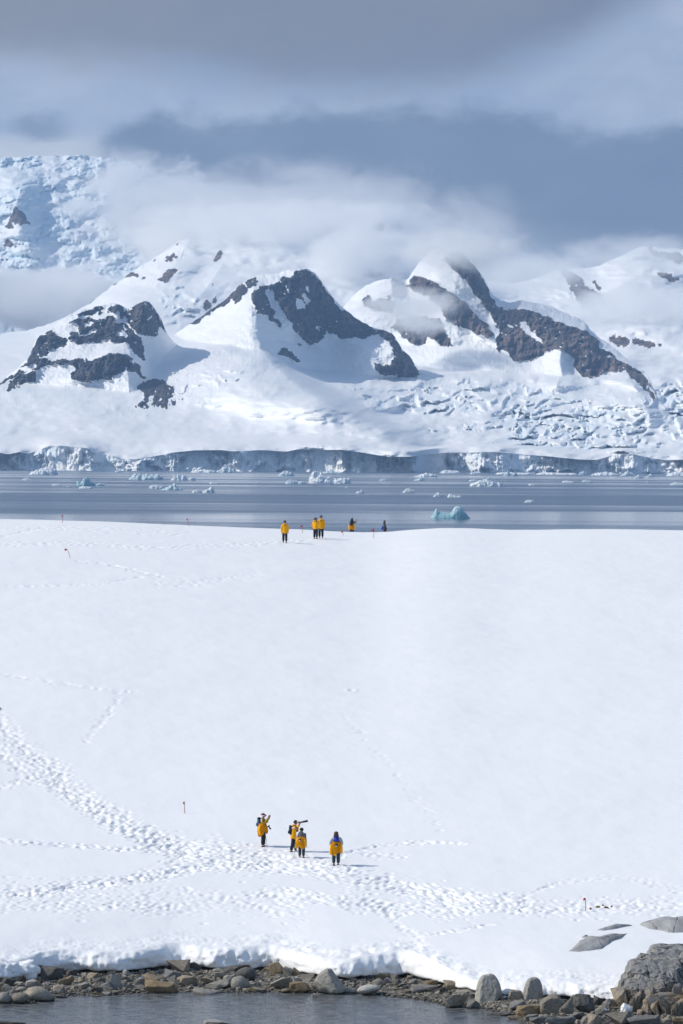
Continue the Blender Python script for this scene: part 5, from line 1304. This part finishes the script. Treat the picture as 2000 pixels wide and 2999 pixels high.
def skin_obj(name, nodes, edges, mat, parent, h, sub=1, flat=None, extra=None):
    keys = list(nodes)
    me = bpy.data.meshes.new(name)
    me.from_pydata([tuple(Vector(nodes[k][0]) * h) for k in keys], [(keys.index(a), keys.index(b)) for a, b in edges], [])
    o = bpy.data.objects.new(name, me); COL.objects.link(o)
    m = o.modifiers.new('skin', 'SKIN'); m.use_smooth_shade = True; m.branch_smoothing = 0.4
    for i, k in enumerate(keys):
        r = nodes[k][1] * h
        me.skin_vertices[0].data[i].radius = (r, r)
    me.skin_vertices[0].data[0].use_root = True
    s = o.modifiers.new('sub', 'SUBSURF'); s.levels = sub; s.render_levels = sub
    dg = bpy.context.evaluated_depsgraph_get()
    ev = o.evaluated_get(dg)
    nm = bpy.data.meshes.new_from_object(ev, depsgraph=dg)
    o.modifiers.clear(); o.data = nm
    if flat:
        lo, hi, fx = flat
        for v in nm.vertices:
            z = v.co.z / h
            w = max(0.0, min(1.0, (z - lo) / 0.04, (hi - z) / 0.04)) * max(0, 1 - max(0, abs(v.co.y) / h - 0.11) / 0.03)
            v.co.x *= 1 - (1 - fx) * w
    if extra:
        bm = bmesh.new(); bm.from_mesh(nm); extra(bm); bm.to_mesh(nm); bm.free()
    nm.materials.clear(); nm.materials.append(mat)
    nm.polygons.foreach_set('use_smooth', [True] * len(nm.polygons))
    o.parent = parent
    return o
def blob(name, center, rad, mat, parent, seed=0.0, rough=0.0, cut=None, sub=3):
    bm = bmesh.new(); bmesh.ops.create_icosphere(bm, subdivisions=sub, radius=1.0)
    for v in bm.verts:
        d = 1 + rough * float(fbm(np.array(v.co.x * 2 + seed), np.array(v.co.y * 2), np.array(v.co.z * 1.2), 2))
        v.co = Vector((v.co.x * rad[0] * d, v.co.y * rad[1] * d, v.co.z * rad[2] * d))
        if cut: cut(v)
        v.co += Vector(center)
    return bm_obj(name, bm, mat, parent, True)
def boxy(name, size, mat, parent, loc=(0, 0, 0), bev=0.03, taper=0.9, seg=2):
    bm = bmesh.new(); bmesh.ops.create_cube(bm, size=1.0)
    for v in bm.verts:
        s_ = taper if v.co.z > 0 else 1.0
        v.co = Vector((v.co.x * size[0] * s_, v.co.y * size[1] * s_, v.co.z * size[2]))
    bmesh.ops.bevel(bm, geom=list(bm.edges), offset=bev, segments=seg, affect='EDGES')
    o = bm_obj(name, bm, mat, parent, True); o.location = loc
    return o
ARM_DOWN = ((-.01, .135, .64), (.03, .14, .50))
ARM_HIP = ((-.05, .185, .66), (.02, .13, .55))
ARM_UP = ((.10, .115, .715), (.165, .085, .86))
ARM_CAM = ((.10, .10, .70), (.12, .045, .86))
ARM_POLE = ((.0, .145, .64), (.09, .16, .53))
def hand(bm, wrist, direction, side, h, up=Vector((0, 0, 1))):
    """palm and five bent fingers, appended to the body mesh"""
    w = Vector(wrist) * h; d = Vector(direction).normalized()
    lat = d.cross(up)
    if lat.length < 0.1: lat = d.cross(Vector((1, 0, 0)))
    lat.normalize(); nrm = lat.cross(d).normalized()
    L = 0.105 * h
    tube(bm, [w - d * 0.1 * L, w + d * 0.25 * L, w + d * 0.52 * L], [0.018 * h, 0.024 * h, 0.022 * h], 8)
    for i, (o_, ln) in enumerate(zip((-1.5, -0.5, 0.5, 1.5), (0.38, 0.46, 0.5, 0.42))):
        b = w + d * 0.48 * L + lat * o_ * 0.011 * h
        m = b + d * ln * L * 0.55 - nrm * 0.004 * h; e = m + d * ln * L * 0.35 - nrm * 0.016 * h
        tube(bm, [b, m, e], [0.0062 * h, 0.0056 * h, 0.0045 * h], 6)
    b = w + d * 0.2 * L + lat * side * 0.020 * h
    tube(bm, [b, b + d * 0.22 * L + lat * side * 0.018 * h, b + d * 0.45 * L + lat * side * 0.020 * h - nrm * 0.008 * h], [0.0075 * h, 0.0066 * h, 0.005 * h], 6)
def person(label, loc, face_deg, h, arms, top, legs_mat, hair=('short', M_HAIRD), lean=0.0, stride=0.0, head_turn=0.0, group=None, under=None, waist_jacket=False, gloves=None, collar=None, hem=.40):
    """faces +X when face_deg = 0. arms: (left, right) joint pairs"""
    r = empty('person', loc, math.radians(face_deg))
    def L(p):  # lean the upper body forward
        x, y, z = p
        return (x + lean * max(0, z - .5), y, z)
    al = [tuple(L(q)) for q in arms[0]]; ar = [tuple(L((q[0], -q[1], q[2]))) for q in arms[1]]
    N = {'pelvis': ((0, 0, .52), .078), 'waist': (L((0, 0, .61)), .072), 'chest': (L((0, 0, .73)), .088), 'neck0': (L((0, 0, .825)), .045), 'neck1': (L((.006, 0, .858)), .031),
         'jaw': (L((.02, 0, .888)), .042), 'skull': (L((.008, 0, .93)), .060), 'crown': (L((.0, 0, .968)), .040), 'nose': (L((.070, 0, .912)), .010)}
    E = [('pelvis', 'waist'), ('waist', 'chest'), ('chest', 'neck0'), ('neck0', 'neck1'), ('neck1', 'jaw'), ('jaw', 'skull'), ('skull', 'crown'), ('skull', 'nose')]
    for s, nm, arm, st in ((1, 'l', al, stride), (-1, 'r', ar, -stride)):
        N['hip' + nm] = ((0, s * .052, .49), .055); N['knee' + nm] = ((.015 + st * .45, s * .058, .275), .037); N['ankle' + nm] = ((st * .9, s * .062, .05), .027); N['toe' + nm] = ((st * .9 + .075, s * .068, .022), .020)
        N['sho' + nm] = (L((0, s * .100, .795)), .042); N['elb' + nm] = (arm[0], .029); N['wri' + nm] = (arm[1], .020)
        E += [('pelvis', 'hip' + nm), ('hip' + nm, 'knee' + nm), ('knee' + nm, 'ankle' + nm), ('ankle' + nm, 'toe' + nm), ('chest', 'sho' + nm), ('sho' + nm, 'elb' + nm), ('elb' + nm, 'wri' + nm)]
    def hands(bm):
        for s, arm in ((1, al), (-1, ar)):
            d = Vector(arm[1]) - Vector(arm[0])
            hand(bm, arm[1], d, s, h, Vector((0, 1, 0)) if abs(d.normalized().z) > .8 else Vector((0, 0, 1)))
    body = skin_obj('body', N, E, M_SKIN, r, h, 1, (.45, .82, .75), hands)
    # face
    for s in (-1, 1): blob('eye', Vector(L((.060, s * .022, .932))) * h, (.008 * h,) * 3, M_EYE, r, sub=1)
    blob('mouth', Vector(L((.058, 0, .893))) * h, (.006 * h, .017 * h, .005 * h), M_LIP, r, sub=1)
    for s in (-1, 1): blob('ear', Vector(L((.002, s * .060, .922))) * h, (.014 * h, .007 * h, .02 * h), M_SKIN, r, sub=1)
    # trousers and boots
    T = {'pelvis': ((0, 0, .525), .094), 'waist': (L((0, 0, .60)), .082)}
    TE = [('pelvis', 'waist')]
    for s, nm, st in ((1, 'l', stride), (-1, 'r', -stride)):
        T['hip' + nm] = ((0, s * .058, .47), .074); T['knee' + nm] = ((.015 + st * .45, s * .064, .275), .058); T['ankle' + nm] = ((st * .9, s * .066, .055), .053)
        TE += [('pelvis', 'hip' + nm), ('hip' + nm, 'knee' + nm), ('knee' + nm, 'ankle' + nm)]
        skin_obj('boot', {'a': ((st * .9 - .015, s * .064, .05), .034), 'h': ((st * .9 - .02, s * .064, .018), .032), 't': ((st * .9 + .085, s * .07, .016), .030)}, [('a', 'h'), ('h', 't')], M_CAM, r, h)
    skin_obj('trousers', T, TE, legs_mat, r, h, 1, (.44, .64, .8))
    # worn top
    bk_ = 1.22 if top is M_YEL else 1.06
    J = {'chest': (L((0, 0, .725)), .104 * bk_), 'waist': (L((0, 0, .60)), .098 * bk_), 'neck': (L((0, 0, .822)), .058), 'collar': (L((.004, 0, .85)), .045)}
    JE = [('chest', 'waist'), ('chest', 'neck'), ('neck', 'collar')]
    if hem < .5:
        J['hem1'] = (L((0, 0, .50)), .110 * bk_); J['hem'] = (L((0, 0, hem)), .116 * bk_); JE += [('waist', 'hem1'), ('hem1', 'hem')]
    else:
        J['hem'] = (L((0, 0, .52)), .096); JE += [('waist', 'hem')]
    th_ = .020 if top in (M_YEL,) else .004
    for s, nm, arm in ((1, 'l', al), (-1, 'r', ar)):
        J['sho' + nm] = (L((0, s * .104, .792)), .050 + th_); J['elb' + nm] = (arm[0], .037 + th_); J['wri' + nm] = (arm[1], .031 + th_)
        JE += [('chest', 'sho' + nm), ('sho' + nm, 'elb' + nm), ('elb' + nm, 'wri' + nm)]
    jk = skin_obj('parka' if top is M_YEL else 'jacket', J, JE, top, r, h, 1, (.36, .83, .80))
    if top is M_YEL:   # hood rolled at the nape, and the white square tag of the parka
        blob('hood', Vector(L((-.055, 0, .825))) * h, (.05 * h, .075 * h, .045 * h), M_YEL, r, 3.0, .15)
        boxy('collar_tag', (.012 * h, .05 * h, .05 * h), M_CAM, r, Vector(L((-.104, 0, .80))) * h, .004 * h, 1.0)
        boxy('cuff_patch', (.03 * h, .012 * h, .03 * h), M_WHITE, r, Vector(L((-.02, -.162, .77))) * h, .003 * h, 1.0)
    if waist_jacket:   # parka slung round the waist, sleeves hanging
        bm = bmesh.new(); n = 28; rows = 12
        V = []
        for i in range(rows):
            f = i / (rows - 1); z = .70 - f * .37
            for j in range(n):
                a = 2 * math.pi * j / n
                back = .5 - .5 * math.cos(a)
                rad = .100 + .050 * math.sin(f * math.pi * .8) + .030 * back * (1 - .4 * f) + .016 * math.sin(a * 4 + 5 * f + h * 9) * f
                V.append(bm.verts.new((Vector(L((math.cos(a) * rad * .92, math.sin(a) * rad * 1.12, z + .045 * math.sin(a * 3 + h * 20) * f + (.10 * (1 - back) * f)))) * h)))
        for i in range(rows - 1):
            for j in range(n): bm.faces.new((V[i * n + j], V[i * n + (j + 1) % n], V[(i + 1) * n + (j + 1) % n], V[(i + 1) * n + j]))
        res = bmesh.ops.solidify(bm, geom=list(bm.faces), thickness=0.012 * h)
        wj = bm_obj('tied_parka', bm, M_YEL, r, True)
        for s in (-1, 1):
            skin_obj('hanging_sleeve', {'a': (L((-.05, s * .115, .66)), .046), 'b': (L((-.075, s * .150, .51)), .047), 'c': (L((-.05 - .02 * s, s * .155, .33 - .02 * s)), .040)}, [('a', 'b'), ('b', 'c')], M_YEL, r, h)
        boxy('collar_tag', (.012 * h, .085 * h, .06 * h), M_CAM, r, Vector(L((-.152, 0, .61))) * h, .004 * h, 1.0)
        boxy('white_tag', (.012 * h, .045 * h, .03 * h), M_WHITE, r, Vector(L((-.160, 0, .575))) * h, .003 * h, 1.0)
    # hair / hat
    kind, hm = hair
    if kind in ('short', 'long'):
        def cut(v):
            if v.co.x > 0.02 * h and v.co.z < 0.025 * h: v.co.x = 0.02 * h
        blob('hair', Vector(L((-.006, 0, .936))) * h, (.068 * h, .067 * h, .062 * h), hm, r, 1.0, .10, cut)
        if kind == 'long':
            blob('long_hair', Vector(L((-.040, 0, .862))) * h, (.040 * h, .078 * h, .088 * h), hm, r, 2.0, .22)
    elif kind in ('beanie', 'cap'):
        def cut2(v):
            if v.co.z < -0.005 * h: v.co.z = -0.005 * h
        blob('beanie' if kind == 'beanie' else 'cap', Vector(L((-.002, 0, .938))) * h, (.070 * h, .068 * h, (.075 if kind == 'beanie' else .062) * h), hm, r, 1.0, .05, cut2)
        if kind == 'beanie': blob('pompom', Vector(L((-.002, 0, 1.02))) * h, (.022 * h,) * 3, hm, r, 1.0, .2, sub=2)
    if collar: blob('scarf', Vector(L((0, 0, .842))) * h, (.068 * h, .078 * h, .040 * h), collar, r, 5.0, .15)
    if gloves:
        blob('glove', Vector(al[1]) * h + Vector((0, 0, -.05 * h)), (.026 * h, .022 * h, .055 * h), gloves, r, 5.0, .2)
    tag(r, label, 'person', group)
    return r
def rel(pobj, p, h):
    """world position of a body point"""
    return pobj.matrix_basis @ (Vector(p) * h)
def backpack(label, pobj, h, mat, size=(.17, .27, .40), zc=.70, strapm=None, back=-.13, lean=0.0, rot=0.0):
    r = empty('backpack', rel(pobj, (back + lean * (zc - .5), 0, zc - .13), h), pobj.rotation_euler.z)
    zo = .13 * h
    boxy('pack_body', (size[0], size[1], size[2]), mat, r, (0, 0, zo), .05, .86, 3)
    boxy('pocket', (size[0] * .45, size[1] * .74, size[2] * .42), mat, r, (-size[0] * .55, 0, zo - size[2] * .2), .03, .9)
    boxy('lid', (size[0] * .95, size[1] * .95, size[2] * .16), strapm or mat, r, (0, 0, zo + size[2] * .5), .025, .9)
    for s in (-1, 1):
        bm = bmesh.new()
        f = -back * h
        tube(bm, [(size[0] * .4, s * size[1] * .30, zo + size[2] * .42), (f, s * .075 * h, zo + size[2] * .52 + .02 * h), (f + .075 * h, s * .075 * h, zo + size[2] * .25), (f + .07 * h, s * .09 * h, zo - size[2] * .12), (size[0] * .4, s * size[1] * .42, zo - size[2] * .40)], 0.018, 6)
        bm_obj('strap', bm, strapm or M_CAM, r, True)
    tag(r, label, 'backpack')
    return r
def trek_pole(label, base, topp):
    base, topp = Vector(base), Vector(topp)
    r = empty('trekking_pole', base)
    d = topp - base
    bm = bmesh.new(); tube(bm, [(0, 0, -.12), tuple(d * .5), tuple(d * .86)], [0.007, 0.010, 0.011], 8); bm_obj('shaft', bm, M_METAL, r, True)
    bm = bmesh.new(); tube(bm, [tuple(d * .86), tuple(d * .93), tuple(d)], [0.016, 0.019, 0.021], 8); bm_obj('grip', bm, M_CAM, r, True)
    bm = bmesh.new(); tube(bm, [tuple(d * .05), tuple(d * .065)], [0.045, 0.040], 12); bm_obj('basket', bm, M_CAM, r, True)
    tag(r, label, 'trekking pole')
def photo_camera(label, loc, rot, lens_len, lens_r):
    r = empty('camera', loc); r.rotation_euler = rot
    boxy('camera_body', (.07, .14, .10), M_CAM, r, (0, 0, 0), .012, 1.0)
    boxy('viewfinder', (.06, .05, .035), M_CAM, r, (0, 0, .06), .008, .8)
    bm = bmesh.new(); tube(bm, [(.03, 0, 0), (.03 + lens_len * .35, 0, 0), (.03 + lens_len * .5, 0, 0), (.03 + lens_len * .75, 0, 0)], [lens_r * .8, lens_r * .82, lens_r, lens_r], 16)
    ln = bm_obj('lens', bm, M_CAM, r, True)
    bm = bmesh.new(); tube(bm, [(.03 + lens_len * .74, 0, 0), (.03 + lens_len, 0, 0)], [lens_r * 1.12, lens_r * 1.3], 16); bm_obj('lens_hood', bm, M_CAM, ln, True)
    tag(r, label, 'camera')
def phone(label, loc, rz):
    r = empty('phone', loc, rz)
    boxy('phone_body', (.012, .075, .15), M_CAM, r, (0, 0, 0), .004, 1.0)
    boxy('screen', (.003, .068, .135), M_EYE, r, (-.0075, 0, 0), .001, 1.0)
    tag(r, label, 'phone')
GN, GF = 'hikers standing on the lower trail', 'hikers on the snow crest'
def hpx(p, top): # height that puts the crown at the photo's head line
    return
def put(px, pyb, sink=0.04):
    p = ground(px, pyb); p.z -= sink
    return p
# near group
p1 = put(771, 2479); h1 = 100 * p1.y / F
a = person('hiker in ochre shirt with white goggles raising a phone beside four', p1, -12, h1, (ARM_UP, ARM_UP), M_OLIVE, M_BLACK, ('cap', M_BLACK), hem=.55, waist_jacket=True, group=GN)
a['label'] = 'hiker in ochre shirt and white goggle band raising a phone'
bm = bmesh.new()
tube(bm, [(math.cos(q) * .071 * h1, math.sin(q) * .069 * h1, .935 * h1) for q in np.linspace(0, 2 * math.pi, 25)], .014 * h1, 8); bm_obj('goggle_band', bm, M_WHITE, a, True)
boxy('goggle_lens', (.03 * h1, .11 * h1, .045 * h1), M_RED, a, (.072 * h1, 0, .935 * h1), .008, 1.0)
bpy.context.view_layer.update()
backpack('steel blue backpack on the hiker in ochre shirt', a, h1, M_PACKB, (.18, .28, .46), .72, M_CAM, -.125)
phone('dark phone raised by the hiker in ochre shirt', rel(a, (.185, .0, .90), h1), a.rotation_euler.z)
photo_camera('black camera hanging at the chest of the ochre shirted hiker', rel(a, (.165, 0, .62), h1), (0, math.radians(55), math.radians(-12)), .16, .04)
for lab, dx_, dy_ in (('trekking pole standing beside the ochre shirted hiker, left one', .07, .02), ('trekking pole standing beside the ochre shirted hiker, right one', .13, .05)):
    b = Vector((p1.x + dx_ * 1.75, p1.y + .12 + dy_, p1.z + .04)); trek_pole(lab, b, b + Vector((-.13 if dx_ > .1 else -.03, .02, .72)))
p2 = put(860, 2494); h2 = 95 * p2.y / F
a = person('hiker in yellow parka aiming a long lens camera to the right', p2, 4, h2, (ARM_CAM, ARM_CAM), M_YEL, M_BLACK, ('short', M_HAIRD), lean=.16, stride=.085, group=GN, hem=.36)
bpy.context.view_layer.update()
backpack('navy backpack on the hiker with the long lens', a, h2, M_PACKN, (.16, .26, .44), .68, M_CAM, -.125, .16)
photo_camera('black camera with a very long telephoto lens held up', rel(a, (.17, 0, .915), h2), (0, math.radians(-12), math.radians(4)), .42, .05)
p3 = put(884, 2511); h3 = 90 * p3.y / F
a = person('shorter hiker in grey hooded fleece seen from behind', p3, 68, h3, (ARM_DOWN, ARM_DOWN), M_GREY, M_TEAL, ('short', M_HAIRD), hem=.55, waist_jacket=True, group=GN)
blob('fleece_hood', (-.05 * h3, 0, .83 * h3), (.055 * h3, .085 * h3, .055 * h3), M_GREY, a, 2.0, .15)
b = Vector((ground(863, 2504).x, p3.y - 0.1, p3.z + .03)); trek_pole('trekking pole left of the hiker in grey fleece', b, b + Vector((.03, .05, .78)))
p4 = put(985, 2533); h4 = 101 * p4.y / F
a = person('hiker with brown hair and blue shoulder bag seen from behind', p4, 92, h4, (ARM_HIP, ARM_HIP), M_LGREY, M_TEAL, ('long', M_HAIRB), hem=.55, waist_jacket=True, group=GN, gloves=M_BLACK)
bpy.context.view_layer.update()
backpack('bright blue daypack high on the brown haired hiker', a, h4, M_BLUE, (.13, .27, .25), .765, M_BLUE, -.105)
# far group on the crest
f1 = put(835, 1589, 0.02); g1 = 66 * f1.y / F
person('lone hiker in yellow parka walking away, leftmost on the crest', f1, 88, g1, (ARM_DOWN, ARM_DOWN), M_YEL, M_BLACK, ('short', M_HAIRB), stride=.03, group=GF, hem=.40)
f2 = put(941, 1576, 0.02); g2 = 66 * f2.y / F
person('hiker in yellow parka and grey bobble hat seen from behind', f2, 92, g2, (ARM_DOWN, ARM_DOWN), M_YEL, M_NAVY, ('beanie', M_DGREY), group=GF, hem=.40)
f3 = put(925, 1578, 0.02); g3 = 64 * f3.y / F
person('hiker with long brown hair and red scarf beside bobble hat hiker', f3, 60, g3, (ARM_DOWN, ARM_DOWN), M_YEL, M_NAVY, ('long', M_HAIRB), collar=M_RED, group=GF, hem=.44)
def crest_put(px, head_py, h_px, Y):
    k = Y / F; x, zt = unproj(px, head_py, Y)
    hh_ = h_px * k
    zg = float(snow_top(np.array(float(px)), np.array(Y)))
    return Vector((x, Y, zg)), float(zt) - zg
c1_, h5 = crest_put(1032, 1517, 64, 473.0)
a = person('hiker in grey top raising a phone on the crest', c1_, 70, h5, (ARM_DOWN, ((.06, .15, .70), (.12, .20, .84))), M_GREY, M_BLACK, ('long', M_HAIRD), hem=.55, waist_jacket=True, group=GF)
bpy.context.view_layer.update()
backpack('navy backpack slung on the grey topped hiker', a, h5, M_PACKN, (.17, .28, .40), .68, M_CAM, -.125)
phone('phone held up by the grey topped hiker on the crest', rel(a, (.15, -.22, .885), h5), a.rotation_euler.z)
c2_, h6 = crest_put(1128, 1524, 64, 478.0)
a = person('hiker in charcoal jacket half hidden behind the snow crest', c2_, 10, h6, (ARM_POLE, ARM_POLE), M_DGREY, M_BLACK, ('long', M_HAIRD), hem=.50, group=GF)
bpy.context.view_layer.update()
backpack('blue shoulder bag on the charcoal jacketed hiker', a, h6, M_BLUE, (.13, .24, .32), .60, M_BLUE, -.12)
print('HEIGHTS', h1, h2, h3, h4, g1, g2, g3, h5, h6)

# ------------------------------------------------------------------ air: even haze and banks of mist on the peaks
t = NT('haze_air'); pv = t.node('ShaderNodeVolumePrincipled')
pv.inputs['Color'].default_value = (0.42, 0.66, 1.0, 1); pv.inputs['Density'].default_value = 3.0e-5; pv.inputs['Anisotropy'].default_value = 0.0
t.l.new(pv.outputs[0], t.out.inputs['Volume'])
def box_obj(name, lo, hi, mat):
    V = [(x, y, z) for x in (lo[0], hi[0]) for y in (lo[1], hi[1]) for z in (lo[2], hi[2])]
    return mesh_py(name, V, [(0, 1, 3, 2), (4, 6, 7, 5), (0, 4, 5, 1), (2, 3, 7, 6), (0, 2, 6, 4), (1, 5, 7, 3)], mat)
haze = box_obj('haze', (-6500, -300, -4), (6500, 17800, 1010), t.m)
tag(haze, 'thin bluish haze filling the air over the bay', 'haze', kind='stuff')
def mist(label, px, py, Y, rx, ry, rd, dens, seed, nscale=1.0, thr=0.42, bias=0.62, soft=0.42):
    p = at(px, py, Y); k = Y / F
    sx, sz = rx * k, ry * k
    t = NT('mist_vapour')
    c = t.coord('Object')
    ln = t.node('ShaderNodeVectorMath', operation='LENGTH'); t.l.new(c, ln.inputs[0])
    fall = t.rng(ln.outputs['Value'], 1.0, 0.15)
    mp = t.node('ShaderNodeMapping'); mp.inputs['Scale'].default_value = (sx / 150 * nscale, rd / 220 * nscale, sz / 95 * nscale); mp.inputs['Location'].default_value = (seed * 3.1, seed, seed * 1.7)
    t.l.new(c, mp.inputs[0])
    n = t.noise(mp.outputs[0], 1.0, 6, 0.62, 0.7)
    v = t.math('ADD', t.math('MULTIPLY_ADD', n, 1.5, -0.25), t.math('MULTIPLY_ADD', fall, bias, -0.46))
    d = t.math('MULTIPLY', t.math('MULTIPLY', t.rng(v, thr, thr + soft), t.rng(fall, 0.0, 0.25)), dens)
    pv = t.node('ShaderNodeVolumePrincipled'); pv.inputs['Color'].default_value = (0.995, 0.995, 0.995, 1)
    pv.inputs['Anisotropy'].default_value = 0.1
    t.l.new(d, pv.inputs['Density']); t.l.new(pv.outputs[0], t.out.inputs['Volume'])
    bm = bmesh.new(); bmesh.ops.create_icosphere(bm, subdivisions=3, radius=1.04)
    o = bm_obj('mist', bm, t.m); o.location = p; o.scale = (sx, rd, sz)
    tag(o, label, 'mist', kind='stuff')
MISTS = [
    ('fog filling the valley below the far icefall', 130, 885, 13700, 540, 150, 500, .022, 1.0, 0.8, .20),
    ('bright cloud bank over the hidden central ridge', 830, 690, 12950, 780, 170, 700, .024, 2.0, 1.5, .28),
    ('cloud hanging behind the central summit', 1080, 750, 12350, 350, 140, 320, .020, 3.0, 1.3, .30),
    ('wisp drifting across the shoulder of the right peak', 1190, 910, 11180, 300, 130, 170, .020, 4.0, 1.6, .24, .5),
    ('cloud cap touching the right summit', 1340, 730, 11400, 330, 110, 330, .013, 5.0, 1.6, .24, .5),
    ('fog bank behind the right snow capped wall', 1920, 900, 12150, 380, 140, 360, .018, 6.0, 1.0, .26),
    ('thin cloud between the right summit and far slopes', 1560, 810, 12300, 380, 130, 330, .006, 7.0, 1.4, .22, .5),
    ('veil of cloud over the right part of the far icefall', 540, 640, 14500, 380, 220, 380, .014, 8.0, 1.1, .26),
    ('thin high veil rising from the cloud bank into the dark bank', 860, 650, 13900, 900, 260, 500, .0035, 11.0, 1.0, .20),
    ('soft veil hanging over the top of the far icefall', 410, 550, 14800, 260, 170, 220, .022, 12.0, 1.2, .22, .55),
    ('small puff in front of the far icefall', 215, 610, 15000, 120, 60, 120, .016, 9.0, 1.4, .34),
    ('torn cloud over the far right slopes', 1850, 750, 12700, 420, 100, 320, .005, 10.0, 1.4, .20, .5),
]
for m_ in MISTS: mist(*m_)
